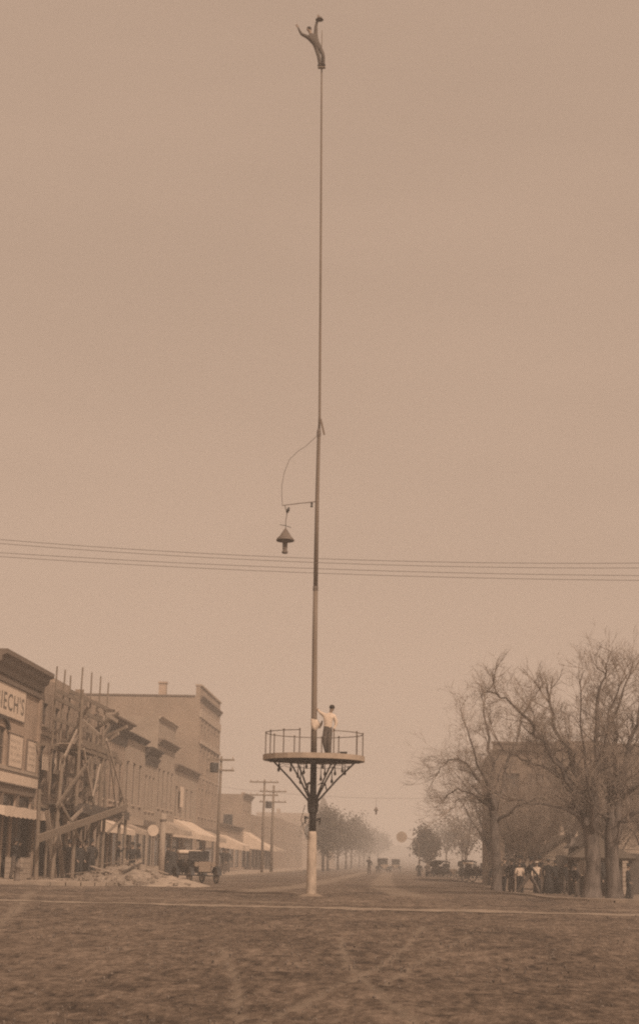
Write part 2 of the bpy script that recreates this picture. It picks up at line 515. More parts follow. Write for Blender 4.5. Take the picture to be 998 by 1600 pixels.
# ------------------------------------------------------------------ the flagpole
PX, PY = -2.86, 52.94
fp = thing('flagpole', 'very tall slender flagpole with white painted foot standing in the dirt street', 'flagpole', (PX, PY, 0))
obj('foot', MB().tube([(-2.86, PY, -0.1), (-2.86, PY, 0.05), (-2.865, PY, 1.2), (-2.868, PY, 2.06), (-2.868, PY, 2.12)], [0.175, 0.172, 0.158, 0.148, 0.125], 18), 'white', fp, True)
obj('lower_shaft', MB().tube([(-2.868, PY, 2.08), (-2.862, PY, 3.0), (-2.87, PY, 4.58)], [0.125, 0.115, 0.106], 16), 'iron', fp, True)
obj('shaft', MB().tube([(-2.87, PY, 4.56), (-2.885, PY, 6.0), (-2.92, PY, 8.63), (-2.93, PY, 10.44)], [0.105, 0.098, 0.088, 0.082], 16), 'pole', fp, True)
obj('upper_shaft', MB().tube([(-2.93, PY, 10.4), (-2.94, PY, 13.66), (-2.932, PY, 16.0), (-2.925, PY, 16.25)], [0.08, 0.07, 0.062, 0.05], 14), 'pole', fp, True)
obj('topmast', MB().tube([(-2.925, PY, 16.1), (-2.915, PY, 16.7), (-2.96, PY, 20), (-3.0, PY, 22.86), (-3.08, PY, 27.99), (-3.12, PY+0.02, 30.42), (-3.14, PY+0.16, 31.2), (-3.15, PY+0.2, 32.15)], [0.046, 0.044, 0.042, 0.04, 0.034, 0.03, 0.02, 0.014], 12), 'pole', fp, True)
obj('joint_band', MB().lathe([(0.085, 0), (0.092, 0.02), (0.092, 0.14), (0.085, 0.16)], (-2.93, PY, 10.36), 16), 'iron_br', fp)
obj('joint_band', MB().lathe([(0.062, 0), (0.075, 0.03), (0.075, 0.2), (0.055, 0.3)], (-2.93, PY, 15.95), 16), 'iron_br', fp)
obj('splice_wedge', MB().beam((-2.88, PY-0.02, 16.62), (-2.735, PY-0.02, 16.03), 0.06, 0.07), 'pole', fp)
obj('foot_step', MB().box(-3.26, -2.98, PY-0.14, PY+0.0, 30.42, 30.465), 'pole', fp)
# arm that carries the street lamp, with its stay wire
arm = obj('lamp_arm', MB().tube([(-2.98, PY, 13.57), (-3.5, PY, 13.51), (-4.17, PY, 13.42)], [0.018, 0.016, 0.014], 8), 'iron_br', fp)
obj('pulley', MB().lathe([(0.02, -0.09), (0.05, -0.07), (0.03, 0), (0.045, 0.06), (0.012, 0.1)], (-3.13, PY, 13.45), 10), 'iron', arm)
obj('pulley', MB().tube([(-3.93, PY, 13.36), (-3.96, PY, 13.26), (-4.0, PY, 13.12)], [0.022, 0.06, 0.012], 10), 'iron', arm)
obj('stay_wire', MB().tube([(-4.17, PY, 13.42), (-4.2, PY, 13.8), (-4.21, PY, 14.12), (-4.14, PY, 14.6), (-3.96, PY, 15.11), (-3.66, PY, 15.42), (-3.38, PY, 15.61), (-2.99, PY, 16.0)], 0.009, 6), 'wire', fp)
ft = MB(); n_ = 18; g = random.Random(2)
for r_, z_ in ((0.17, 0.075), (0.24, 0.06), (0.34, 0.03), (0.5, -0.03)):
    for k in range(n_):
        a = 2*PI*k/n_; q = 1+(g.random()-.5)*0.35*(r_ > 0.2)
        ft.v.append((PX+r_*q*math.cos(a), PY+r_*q*math.sin(a), z_+g.uniform(-.012, .012)))
for i in range(3):
    for k in range(n_): ft.f.append((i*n_+k, i*n_+(k+1) % n_, (i+1)*n_+(k+1) % n_, (i+1)*n_+k))
obj('earth_collar', ft, 'park', fp, True)
cl = obj('collar', MB().lathe([(0.13, 0), (0.17, 0.04), (0.19, 0.25), (0.185, 0.5), (0.16, 0.56), (0.12, 0.6)], (-2.862, PY, 2.72), 14), 'iron', fp)
for a, dz in ((200, -0.35), (-20, -0.4), (250, 0.1), (310, 0.05)):
    obj('cleat', MB().tube([(-2.862+0.15*math.cos(R(a)), PY+0.15*math.sin(R(a)), 2.9+dz), (-2.862+0.27*math.cos(R(a)), PY+0.27*math.sin(R(a)), 2.96+dz), (-2.862+0.25*math.cos(R(a)), PY+0.25*math.sin(R(a)), 2.72+dz)], [0.05, 0.045, 0.02], 6), 'iron', cl)
obj('hanging_cord', MB().tube([(-3.12, PY-0.1, 3.0), (-3.25, PY-0.12, 2.5), (-3.12, PY-0.1, 2.1), (-2.98, PY-0.16, 1.85), (-2.95, PY-0.15, 2.6)], 0.012, 5), 'wire', fp)

# ------------------------------------------------------------------ platform round the pole
pf = thing('lookout_platform', 'round railed wooden platform on iron braces part way up the flagpole', 'platform', (PX, PY, 4.42))
NP = 20; RAD = 1.70; ZB = 4.50; ZT = 4.625
poly = [(RAD*math.cos(2*PI*(k+.5)/NP), RAD*math.sin(2*PI*(k+.5)/NP)) for k in range(NP)]
m = MB()
for k in range(NP):
    (ax, ay), (bx, by) = poly[k], poly[(k+1) % NP]
    s = 1.028
    m.poly([(PX+ax*s, PY+ay*s, ZB-.03), (PX+bx*s, PY+by*s, ZB-.03), (PX+bx*s, PY+by*s, ZT+.02), (PX+ax*s, PY+ay*s, ZT+.02)])
    m.poly([(PX+ax, PY+ay, ZB-.03), (PX+bx, PY+by, ZB-.03), (PX+bx, PY+by, ZT+.02), (PX+ax, PY+ay, ZT+.02)])
    m.poly([(PX+ax, PY+ay, ZB-.03), (PX+bx, PY+by, ZB-.03), (PX+bx*s, PY+by*s, ZB-.03), (PX+ax*s, PY+ay*s, ZB-.03)])
    m.poly([(PX+ax, PY+ay, ZT+.02), (PX+bx, PY+by, ZT+.02), (PX+bx*s, PY+by*s, ZT+.02), (PX+ax*s, PY+ay*s, ZT+.02)])
obj('rim', m, 'deck', pf)
dk = obj('floor_frame', MB().box(PX-1.55, PX+1.55, PY-0.55, PY-0.45, ZB-.06, ZB+.06).box(PX-1.55, PX+1.55, PY+0.45, PY+0.55, ZB-.06, ZB+.06).box(PX-0.55, PX-0.45, PY-0.44, PY+0.44, ZB-.055, ZB+.055).box(PX+0.45, PX+0.55, PY-0.44, PY+0.44, ZB-.055, ZB+.055), 'timber_dk', pf)
npl = 14
for k in range(npl):
    ya = -RAD+2*RAD*k/npl+0.008; yb = -RAD+2*RAD*(k+1)/npl-0.008
    xa = math.sqrt(max(0, RAD**2*0.985-ya**2)) if abs(ya) < RAD*0.99 else 0.15
    xb = math.sqrt(max(0, RAD**2*0.985-yb**2)) if abs(yb) < RAD*0.99 else 0.15
    mbp = MB(); zb, zt = ZB+0.063, ZB+0.115
    if k in (6, 7):
        segs = [(-1, -0.14), (0.14, 1)]
    else:
        segs = [(-1, 1)]
    for s0, s1 in segs:
        xl = (lambda xx, s: xx*s if abs(s) == 1 else s)
        q = [(xl(xa, s0), ya), (xl(xa, s1), ya), (xl(xb, s1), yb), (xl(xb, s0), yb)]
        n = len(mbp.v)
        mbp.v += [(PX+x, PY+y, zb) for x, y in q]+[(PX+x, PY+y, zt) for x, y in q]
        for f in ((0, 3, 2, 1), (4, 5, 6, 7), (0, 1, 5, 4), (1, 2, 6, 5), (2, 3, 7, 6), (3, 0, 4, 7)): mbp.f.append(tuple(n+i for i in f))
    obj('plank', mbp, 'trim_dk', dk)  # dark colour puts the shade of the deck's underside into the planks
DECK = ZB+0.115
# railing: open gap towards the camera side
RR = 1.66; RH = 0.78
post_a = [182, 210, 235, 256, 296, 332, 358, 30, 62, 84, 118, 150]     # degrees; 270 faces the photographer
for a in post_a:
    x, y = PX+RR*math.cos(R(a)), PY+RR*math.sin(R(a))
    p = obj('post', MB().tube([(x, y, DECK), (x, y, DECK+RH)], 0.02, 8), 'iron_br', pf)
    obj('ball_cap', MB().lathe([(0.012, 0), (0.03, 0.02), (0.03, 0.04), (0.01, 0.06)], (x, y, DECK+RH), 8), 'iron_br', p)
order = [296, 332, 358, 390, 422, 444, 478, 510, 542, 570, 595, 616]
pts = []
for a0, a1 in zip(order[:-1], order[1:]):
    for t in range(4):
        a = R(a0+(a1-a0)*t/4); pts.append((PX+RR*math.cos(a), PY+RR*math.sin(a), DECK+RH))
a = R(order[-1]); pts.append((PX+RR*math.cos(a), PY+RR*math.sin(a), DECK+RH))
obj('rail', MB().tube(pts, 0.016, 6), 'iron_br', pf)
for k in range(6):
    a = R(8+60*k)
    c, s = math.cos(a), math.sin(a)
    b = obj('brace', MB().tube([(PX+0.15*c, PY+0.15*s, 3.12), (PX+0.8*c, PY+0.8*s, 3.86), (PX+1.42*c, PY+1.42*s, ZB-0.03)], [0.034, 0.03, 0.03], 8), 'iron', pf)
    if k % 2 == 0:
        obj('scroll', MB().tube([(PX+0.45*c, PY+0.45*s, 3.5), (PX+0.4*c, PY+0.4*s, 3.72), (PX+0.26*c, PY+0.26*s, 3.74), (PX+0.14*c, PY+0.14*s, 3.66)], [0.02, 0.026, 0.024, 0.012], 6), 'iron', b)
# festoon wire and lamp bulbs under the deck
fw = obj('festoon_wire', MB().tube([(PX+1.2*math.cos(R(a))*1.0, PY+1.2*math.sin(R(a)), 4.33-0.05*(k % 2)) for k, a in enumerate(range(0, 361, 15))], 0.009, 5), 'wire', pf)
g = random.Random(5)
for k in range(14):
    a = R(25.7*k+g.uniform(-8, 8)); rr = 1.2 if k % 3 else 0.62
    z = 4.27-g.uniform(0, 0.12) if k % 3 else 4.1-g.uniform(0, 0.35)
    x, y = PX+rr*math.cos(a), PY+rr*math.sin(a)
    bl = obj('bulb', MB().lathe([(0.012, 0.06), (0.026, 0.03), (0.045, -0.02), (0.05, -0.06), (0.03, -0.1), (0.006, -0.115)], (x, y, z), 9), 'bulb', pf, True)
    obj('socket', MB().tube([(x, y, z+0.05), (x, y, z+0.11), (x, y, 4.43)], [0.022, 0.018, 0.005], 6), 'iron', bl)

# things lying on the platform
tb = thing('tool_box', 'small dark box standing on the platform planks near the right rail', 'box', (PX+1.0, PY-0.3, DECK))
obj('body', MB().box(PX+0.9, PX+1.13, PY-0.42, PY-0.26, DECK, DECK+0.13), 'timber_dk', tb)
obj('lid', MB().box(PX+0.885, PX+1.145, PY-0.435, PY-0.245, DECK+0.132, DECK+0.16), 'suit', tb)
tr = thing('wooden_tray', 'low flat wooden tray on the platform at the feet of the person', 'tray', (PX+0.7, PY-0.3, DECK))
obj('tray_body', MB().box(PX+0.55, PX+0.86, PY-0.5, PY-0.2, DECK, DECK+0.02).box(PX+0.55, PX+0.58, PY-0.5, PY-0.2, DECK+0.021, DECK+0.11).box(PX+0.83, PX+0.86, PY-0.5, PY-0.2, DECK+0.021, DECK+0.11).box(PX+0.581, PX+0.829, PY-0.5, PY-0.47, DECK+0.021, DECK+0.11).box(PX+0.581, PX+0.829, PY-0.23, PY-0.2, DECK+0.021, DECK+0.11), 'timber', tr)
# white cloth bundle tied to the pole
def lumpy(c, rx, ry, rz, seed, amp=0.2, n=12, mrows=8):
    g = random.Random(seed); m = MB()
    rows_ = []
    for i in range(mrows+1):
        th = PI*i/mrows
        for k in range(n):
            a = 2*PI*k/n; q = 1+amp*(g.random()-.5)*2*math.sin(th)
            m.v.append((c[0]+rx*q*math.sin(th)*math.cos(a), c[1]+ry*q*math.sin(th)*math.sin(a), c[2]+rz*math.cos(th)))
    for i in range(mrows):
        for k in range(n):
            a = i*n+k; b = i*n+(k+1) % n
            m.f.append((a, b, b+n, a+n))
    return m
cb = thing('cloth_bundle', 'white cloth bundle tied round the flagpole at the waist of the person', 'bundle', (-2.8, PY, 5.55))
cm = MB(); g = random.Random(8); n_ = 14; zs_ = [5.53, 5.56, 5.62, 5.70, 5.78, 5.85, 5.89]; rs_ = [0.104, 0.12, 0.135, 0.145, 0.135, 0.12, 0.103]
ph = [g.uniform(0, 6.28) for _ in range(3)]
for z_, r_ in zip(zs_, rs_):
    for k in range(n_):
        a = 2*PI*k/n_; q = 1+0.16*math.sin(3*a+ph[0]+z_*9)+0.10*math.sin(5*a+ph[1]-z_*14)
        cm.v.append((-2.872+r_*q*math.cos(a)+0.03*(r_ > .12), PY+r_*q*math.sin(a)-0.01, z_+0.02*math.sin(2*a+ph[2])))
for i in range(len(zs_)-1):
    for k in range(n_): cm.f.append((i*n_+k, i*n_+(k+1) % n_, (i+1)*n_+(k+1) % n_, (i+1)*n_+k))
obj('cloth', cm, 'shirt', cb, True)
obj('strap', MB().tube([(-2.70, PY-0.12, 5.58), (-2.64, PY-0.1, 5.7), (-2.6, PY-0.05, 5.84)], [0.03, 0.045, 0.02], 7), 'pole', cb)

# ------------------------------------------------------------------ hanging arc lamp
al = thing('arc_lamp', 'iron arc lamp with conical hood hanging left of the flagpole', 'street lamp', (-4.04, PY, 11.7))
obj('hood', MB().lathe([(0.02, 0.44), (0.06, 0.38), (0.11, 0.30), (0.2, 0.16), (0.3, 0.05), (0.325, 0.0), (0.31, -0.03), (0.29, 0.0), (0.05, 0.12)], (-4.035, PY, 12.16), 24), 'iron_br', al, True)
obj('housing', MB().lathe([(0.2, 0.03), (0.16, -0.03), (0.09, -0.08), (0.085, -0.3), (0.075, -0.36), (0.11, -0.42), (0.1, -0.47), (0.03, -0.49)], (-4.04, PY, 12.16), 18), 'iron_br', al, True)
obj('insulator_bar', MB().tube([(-4.24, PY, 12.72), (-4.04, PY, 12.69), (-3.84, PY, 12.62)], 0.012, 6), 'iron', al)
obj('hanger', MB().tube([(-4.03, PY, 12.58), (-4.035, PY, 12.85), (-4.0, PY, 13.12), (-4.08, PY, 13.42)], 0.013, 6), 'wire', al)

# ------------------------------------------------------------------ overhead wires across the street
for k, (yy, zl, zm, zr_, lab) in enumerate((
        (57.6, 13.06, 12.43, 12.39, 'topmost of the four thin wires strung across the street'),
        (57.9, 12.96, 12.33, 12.26, 'second from the top of the four thin wires strung across the street'),
        (58.2, 12.65, 12.15, 12.02, 'third from the top of the four thin wires strung across the street'),
        (58.5, 12.55, 12.03, 11.89, 'lowest of the four thin wires strung across the street'))):
    A = np.array([[243, -15.57, 1], [9.36, -3.06, 1], [82.8, 9.1, 1]]); A[:, 0] = A[:, 1]**2
    co = np.linalg.solve(A, np.array([zl, zm, zr_]))
    pts = [(x, yy, co[0]*x*x+co[1]*x+co[2]) for x in np.linspace(-36, 36, 49)]
    tag(obj('overhead_wire', MB().tube(pts, 0.0095, 5), 'wire'), lab, 'wire', 'wires across the street')

# ------------------------------------------------------------------ people
def figure(name, label, joints, edges, mats, group=None, rootv='pelvis', sub=1):
    """joints: name -> (pos, radius); edges: (a, b, zone); zone names index mats"""
    names = list(joints)
    me = bpy.data.meshes.new(name+'_skin')
    me.from_pydata([joints[n][0] for n in names], [(names.index(a), names.index(b)) for a, b, z in edges], [])
    o = bpy.data.objects.new(name, me); C.objects.link(o)
    mo = o.modifiers.new('skin', 'SKIN'); mo.use_smooth_shade = True; mo.branch_smoothing = 0.6
    sv = me.skin_vertices[0].data
    for i, n in enumerate(names):
        r = joints[n][1]
        sv[i].radius = r if hasattr(r, '__len__') else (r, r)
        sv[i].use_root = (n == rootv)
    s = o.modifiers.new('sub', 'SUBSURF'); s.levels = sub; s.render_levels = sub
    dg = bpy.context.evaluated_depsgraph_get()
    ev = bpy.data.meshes.new_from_object(o.evaluated_get(dg))
    bpy.data.objects.remove(o)
    bpy.data.meshes.remove(me)
    zones = []
    for a, b, z in edges:
        if z not in zones: zones.append(z)
    ev.materials.clear()
    for z in zones: ev.materials.append(M[mats[z]])
    A = np.array([joints[a][0] for a, b, z in edges], float); B = np.array([joints[b][0] for a, b, z in edges], float)
    rad = np.array([np.mean(joints[b][1]) for a, b, z in edges])
    zi = np.array([zones.index(z) for a, b, z in edges])
    for p in ev.polygons:
        c = np.array(p.center); d = B-A
        t = np.clip(((c-A)*d).sum(1)/np.maximum((d*d).sum(1), 1e-9), 0, 1)
        dist = np.linalg.norm(c-(A+d*t[:, None]), axis=1)
        p.material_index = int(zi[int(np.argmin(dist/np.maximum(rad, 0.02)))])
        p.use_smooth = True
    return ev

def hand(j, e, wrist, pre, direction, side, curl=0.35, sz=1.0):
    """palm with four fingers and a thumb, added to the skeleton"""
    w_ = Vector(j[wrist][0]); d = Vector(direction).normalized(); s = Vector(side).normalized()
    nrm = d.cross(s).normalized()
    palm = w_+d*0.075*sz
    j[pre+'palm'] = (tuple(palm), (0.036*sz, 0.022*sz)); e.append((wrist, pre+'palm', 'skin'))
    for k, (off, ln) in enumerate(((-0.033, 0.066), (-0.011, 0.078), (0.011, 0.074), (0.033, 0.058))):
        a = palm+s*off*sz+d*0.02*sz
        b = a+d*ln*0.5*sz+nrm*curl*0.02*sz
        c = b+d*ln*0.45*sz+nrm*curl*0.05*sz
        j[pre+'f%da' % k] = (tuple(a), 0.011*sz); j[pre+'f%db' % k] = (tuple(b), 0.0095*sz); j[pre+'f%dc' % k] = (tuple(c), 0.008*sz)
        e += [(pre+'palm', pre+'f%da' % k, 'skin'), (pre+'f%da' % k, pre+'f%db' % k, 'skin'), (pre+'f%db' % k, pre+'f%dc' % k, 'skin')]
    t0 = w_+d*0.03*sz-s*0.04*sz
    t1 = t0+d*0.04*sz-s*0.022*sz+nrm*0.015*sz
    j[pre+'t0'] = (tuple(t0), 0.014*sz); j[pre+'t1'] = (tuple(t1), 0.0105*sz)
    e += [(wrist, pre+'t0', 'skin'), (pre+'t0', pre+'t1', 'skin')]

def body(pose, coat=True, hands=True, sleeve='top', leg=1.0):
    """pose: dict of joint positions (metres, feet near z=0, facing +y is -y here)"""
    P = pose
    j = {}; e = []
    K = 1.22
    j['pelvis'] = (P['pelvis'], (0.155*K, 0.12*K))
    j['waist'] = (P['waist'], (0.145*K, 0.115*K)); j['chest'] = (P['chest'], (0.18*K, 0.13*K))
    j['neck0'] = (P['neck'], 0.075)
    e += [('pelvis', 'waist', P.get('waistzone', 'top')), ('waist', 'chest', 'top'), ('chest', 'neck0', 'top')]
    nk = Vector(P['neck']); hd = Vector(P['head']); ax = (hd-nk).normalized()
    j['neck1'] = (tuple(nk+ax*0.055), 0.055); j['jaw'] = (tuple(nk+(hd-nk)*0.72), (0.08, 0.095)); j['head'] = (tuple(hd), (0.092, 0.112)); j['crown'] = (tuple(hd+ax*0.085), (0.065, 0.078))
    e += [('neck0', 'neck1', 'skin'), ('neck1', 'jaw', 'skin'), ('jaw', 'head', 'skin'), ('head', 'crown', 'skin')]
    fc = Vector(P.get('face', (0, -1, 0))).normalized()
    j['nose'] = (tuple(nk+(hd-nk)*0.9+fc*0.105), 0.014); e.append(('head', 'nose', 'skin'))
    for s in 'lr':
        j[s+'sh'] = (P[s+'sh'], 0.088); j[s+'el'] = (P[s+'el'], 0.064); j[s+'wr'] = (P[s+'wr'], 0.044)
        e += [('chest', s+'sh', 'top'), (s+'sh', s+'el', 'top'), (s+'el', s+'wr', sleeve)]
        d = Vector(P[s+'wr'])-Vector(P[s+'el'])
        if hands:
            sd_ = d.cross(Vector((0, 1, 0.2)))
            if sd_.length < 1e-3: sd_ = Vector((1, 0, 0))
            hand(j, e, s+'wr', s, d, sd_)
        j[s+'hp'] = (P[s+'hp'], 0.122*leg); j[s+'kn'] = (P[s+'kn'], 0.092*leg); j[s+'an'] = (P[s+'an'], 0.075*leg)
        j[s+'hl'] = (P[s+'hl'], 0.045); j[s+'to'] = (P[s+'to'], 0.036)
        e += [('pelvis', s+'hp', 'leg'), (s+'hp', s+'kn', 'leg'), (s+'kn', s+'an', 'leg'), (s+'an', s+'hl', 'shoe'), (s+'hl', s+'to', 'shoe')]
    return j, e

def shirted(P):
    P = dict(P); P['waistzone'] = 'leg'; return P

def stand(stride=0.0, arms=0.05, lean=0.0, turn=0.0, bend=0.0, raise_r=0.0):
    """a standing or striding pose, 1.72 m tall, facing -y"""
    P = {}
    P['pelvis'] = (0, 0, 0.93); P['waist'] = (0, -lean*0.2, 1.08); P['chest'] = (0, -lean*0.5, 1.30); P['neck'] = (0, -lean*0.8, 1.46); P['head'] = (0, -lean*1.0-0.02, 1.62)
    for s, sg in (('l', 1), ('r', -1)):
        st = stride*sg
        P[s+'sh'] = (sg*0.19, -lean*0.65, 1.40)
        P[s+'el'] = (sg*(0.25+arms), -lean*0.6+st*0.25+0.03, 1.12)
        P[s+'wr'] = (sg*(0.24+arms), -lean*0.6+st*0.35-0.10-bend*0.1, 0.88+bend*0.22)
        P[s+'hp'] = (sg*0.095, 0, 0.88)
        P[s+'kn'] = (sg*0.10, -st*0.28-0.02, 0.49+0.01*abs(stride))
        P[s+'an'] = (sg*0.11, -st*0.5+(0.06 if st < 0 else 0), 0.09)
        P[s+'hl'] = (sg*0.11, -st*0.5+0.04+(0.06 if st < 0 else 0), 0.04)
        P[s+'to'] = (sg*0.125, -st*0.5-0.18+(0.06 if st < 0 else 0), 0.038)
    if raise_r:
        P['rel'] = (-0.30, -0.16, 1.30); P['rwr'] = (-0.20, -0.30, 1.46)
    return P

def hat_mb(head, kind='bowler', ax=(0, 0, 1)):
    c = Vector(head); m = MB()
    if kind == 'bowler': m.lathe([(0.155, 0.055), (0.16, 0.062), (0.1, 0.072), (0.1, 0.13), (0.08, 0.175), (0.03, 0.195)], c, 16)
    elif kind == 'flat': m.lathe([(0.17, 0.06), (0.175, 0.068), (0.098, 0.075), (0.097, 0.15), (0.09, 0.155)], c, 16)
    elif kind == 'cap': m.lathe([(0.1, 0.045), (0.125, 0.085), (0.115, 0.12), (0.05, 0.14)], c, 14); m.box(c.x-.06, c.x+.06, c.y-.19, c.y-.09, c.z+.045, c.z+.06)
    else: m.lathe([(0.086, -0.01), (0.095, 0.03), (0.09, 0.075), (0.06, 0.112), (0.02, 0.125)], (c.x, c.y+0.018, c.z), 14)
    return m

SMALL = {}
def person_at(label, loc, rotz, key, pose=None, mats=None, hat=None, skirt=None, scale=1.0, group=None, hands=True):
    full = (key,)
    if key in SMALL:
        return dup(SMALL[key], loc, rotz, label, group, scale)
    j, e = body(pose, hands=hands)
    ev = figure('person', label, j, e, mats)
    root = thing('person', label, 'person', (0, 0, 0), group)
    place('body', ev, None, root)
    if hat: obj(hat[0], hat_mb(pose['head'], hat[1]), hat[2], root, True)
    if skirt:
        m_ = MB(); prof = [(0.15, 1.06), (0.17, 0.98), (0.21, 0.8), (0.27, 0.45), (0.33, 0.06), (0.31, 0.05)]
        n = 22; b0 = 0
        for r, z in prof:
            for k in range(n):
                a = 2*PI*k/n; q = 1+0.06*math.sin(5*a)*(1-z/1.1)
                m_.v.append((r*q*math.cos(a), r*q*0.85*math.sin(a), z))
        for i in range(len(prof)-1):
            for k in range(n):
                a_ = i*n+k; b_ = i*n+(k+1) % n
                m_.f.append((a_, b_, b_+n, a_+n))
        obj('skirt', m_, skirt, root, True)
    root.location = loc; root.rotation_euler = (0, 0, rotz); root.scale = (scale,)*3
    SMALL[key] = root
    return root

# the man at the very top of the pole, arms flung out, hat in hand
def top_man():
    x0, y0, z0 = -3.12, PY, 30.475
    P = {'pelvis': (-3.275, PY-0.02, 31.30), 'waist': (-3.36, PY-0.03, 31.46), 'chest': (-3.475, PY-0.04, 31.69), 'neck': (-3.56, PY-0.05, 31.86), 'head': (-3.63, PY-0.08, 32.03), 'face': (-0.7, -0.7, 0.0),
         'rsh': (-3.37, PY-0.04, 31.84), 'rel': (-3.37, PY-0.06, 32.16), 'rwr': (-3.31, PY-0.06, 32.50),
         'lsh': (-3.67, PY-0.06, 31.73), 'lel': (-3.91, PY-0.10, 31.82), 'lwr': (-4.04, PY-0.12, 32.07),
         'rhp': (-3.18, PY-0.03, 31.25), 'rkn': (-3.06, PY-0.14, 30.90), 'ran': (-3.05, PY-0.05, 30.55), 'rhl': (-3.055, PY-0.02, 30.515), 'rto': (-2.985, PY-0.18, 30.505),
         'lhp': (-3.33, PY-0.02, 31.23), 'lkn': (-3.235, PY-0.12, 30.88), 'lan': (-3.19, PY-0.04, 30.55), 'lhl': (-3.19, PY-0.01, 30.515), 'lto': (-3.26, PY-0.16, 30.505)}
    j, e = body(P, leg=0.8)
    ev = figure('person', '', j, e, {'top': 'suit_br', 'leg': 'suit_br', 'skin': 'skin', 'shoe': 'shoe'})
    t = thing('person', 'person in a dark suit balancing on top of the flagpole with both arms flung out', 'person', (-3.12, PY, 30.475))
    place('body', ev, None, t)
    obj('hair', hat_mb(P['head'], 'hair'), 'hair', t, True)
    m = MB()
    m.lathe([(0.15, 0.0), (0.155, 0.008), (0.1, 0.012), (0.1, 0.09), (0.085, 0.1)], (-3.235, PY-0.10, 32.42), 16)
    h = thing('hat', 'small hat held up in the raised hand of the person on the pole top', 'hat', (-3.235, PY-0.10, 32.42))
    obj('crown', m, 'suit_br', h, True)
    obj('ribbon', MB().lathe([(0.103, 0.0), (0.103, 0.03)], (-3.235, PY-0.10, 32.434), 16), 'suit_bk', h)
top_man()

# the man on the platform in a white shirt, one hand on the pole
def platform_man():
    yb = PY-0.25; z = DECK
    P = {'pelvis': (-2.40, yb, z+0.93), 'waist': (-2.39, yb, z+1.09), 'chest': (-2.36, yb-0.02, z+1.31), 'neck': (-2.31, yb-0.03, z+1.47), 'head': (-2.265, yb-0.05, z+1.63), 'face': (0.5, 0.8, 0), 'waistzone': 'leg',
         'lsh': (-2.51, yb+0.02, z+1.40), 'lel': (-2.64, yb+0.10, z+1.47), 'lwr': (-2.74, yb+0.16, z+1.56),
         'rsh': (-2.19, yb-0.05, z+1.40), 'rel': (-2.10, yb-0.03, z+1.13), 'rwr': (-2.16, yb-0.10, z+0.95),
         'lhp': (-2.46, yb, z+0.89), 'lkn': (-2.50, yb-0.05, z+0.49), 'lan': (-2.40, yb+0.07, z+0.09), 'lhl': (-2.39, yb+0.1, z+0.042), 'lto': (-2.44, yb-0.12, z+0.038),
         'rhp': (-2.33, yb, z+0.89), 'rkn': (-2.34, yb-0.06, z+0.48), 'ran': (-2.33, yb-0.02, z+0.09), 'rhl': (-2.325, yb+0.02, z+0.042), 'rto': (-2.28, yb-0.20, z+0.038)}
    j, e = body(P)
    ev = figure('person', '', j, e, {'top': 'shirt', 'leg': 'suit_br', 'skin': 'skin', 'shoe': 'shoe'})
    t = thing('person', 'person in a white shirt and dark trousers on the platform touching the pole', 'person', (-2.38, yb, z))
    place('body', ev, None, t)
    obj('hair', hat_mb(P['head'], 'hair'), 'hair', t, True)
platform_man()

S1 = {'top': 'suit', 'leg': 'suit', 'skin': 'skin', 'shoe': 'shoe'}
S2 = {'top': 'suit_bk', 'leg': 'suit_br', 'skin': 'skin', 'shoe': 'shoe'}
S3 = {'top': 'shirt', 'leg': 'suit', 'skin': 'skin', 'shoe': 'shoe'}
S4 = {'top': 'suit_br', 'leg': 'suit', 'skin': 'skin', 'shoe': 'shoe'}
SK = {'top': 'suit_bk', 'leg': 'suit_bk', 'skin': 'skin', 'shoe': 'shoe'}
pstand = stand(0.06); pstride = stand(1.0, 0.02, 0.10); prelax = stand(0.15, 0.02, 0.02, bend=0.6); pwalk = stand(0.5, 0.02, 0.04); pshade = stand(0.05, 0.02, 0, raise_r=1)
G1 = 'bystanders under the trees'
RZ = -0.20
def zz(y): return float(right_drop(8, y))+0.045
def px_(ratio, y): return ratio*y
# right crowd (about 76 m off), left to right
person_at('leftmost bystander under the trees, beside the first trunk, in a dark suit', (4.66, 75.6, zz(75.6)), R(20), 'dk', pstand, S1, ('hat', 'bowler', 'suit_bk'), None, 0.80, G1)
person_at('person in brown jacket second from the left in the tree crowd', (5.02, 76.0, zz(76)), R(-30), 'br', prelax, S4, ('cap', 'cap', 'suit_br'), None, 0.84, G1)
person_at('dark suited person just left of the white-shirted figure under the trees', (5.46, 75.8, zz(75.8)), R(160), 'bk', pshade, S2, ('hat', 'bowler', 'suit_bk'), None, 0.90, G1)
person_at('figure in a bright white shirt next to the striding person', (5.80, 75.2, zz(75.2)), R(190), 'wh', shirted(prelax), S3, ('cap', 'cap', 'suit_br'), None, 0.82, G1)
person_at('dark figure striding wide to the right in front of the tree crowd', (6.22, 75.0, zz(75)), R(80), 'st', pstride, S2, ('hat', 'bowler', 'suit_bk'), None, 0.93, G1)
person_at('person in a white shirt standing to the right of the striding figure', (6.72, 76.4, zz(76.4)), R(-15), 'wh2', shirted(pstand), S3, ('straw_hat', 'flat', 'straw'), None, 0.86, G1)
person_at('woman in a long black skirt left of the big tree trunks', (7.22, 76.0, zz(76)), R(150), 'sk', pstand, SK, ('hat', 'flat', 'suit_bk'), 'suit_bk', 0.92, G1)
person_at('woman in long black dress and shawl close beside the other skirted woman', (7.62, 76.6, zz(76.6)), R(210), 'sk', scale=0.89, group=G1)
person_at('person in dark suit between the skirted people and the near tree trunk', (8.05, 75.8, zz(75.8)), R(10), 'bk', scale=0.86, group=G1)
person_at('brown jacketed bystander standing directly behind the near tree trunks', (8.55, 76.2, zz(76.2)), R(40), 'br', scale=0.92, group=G1)
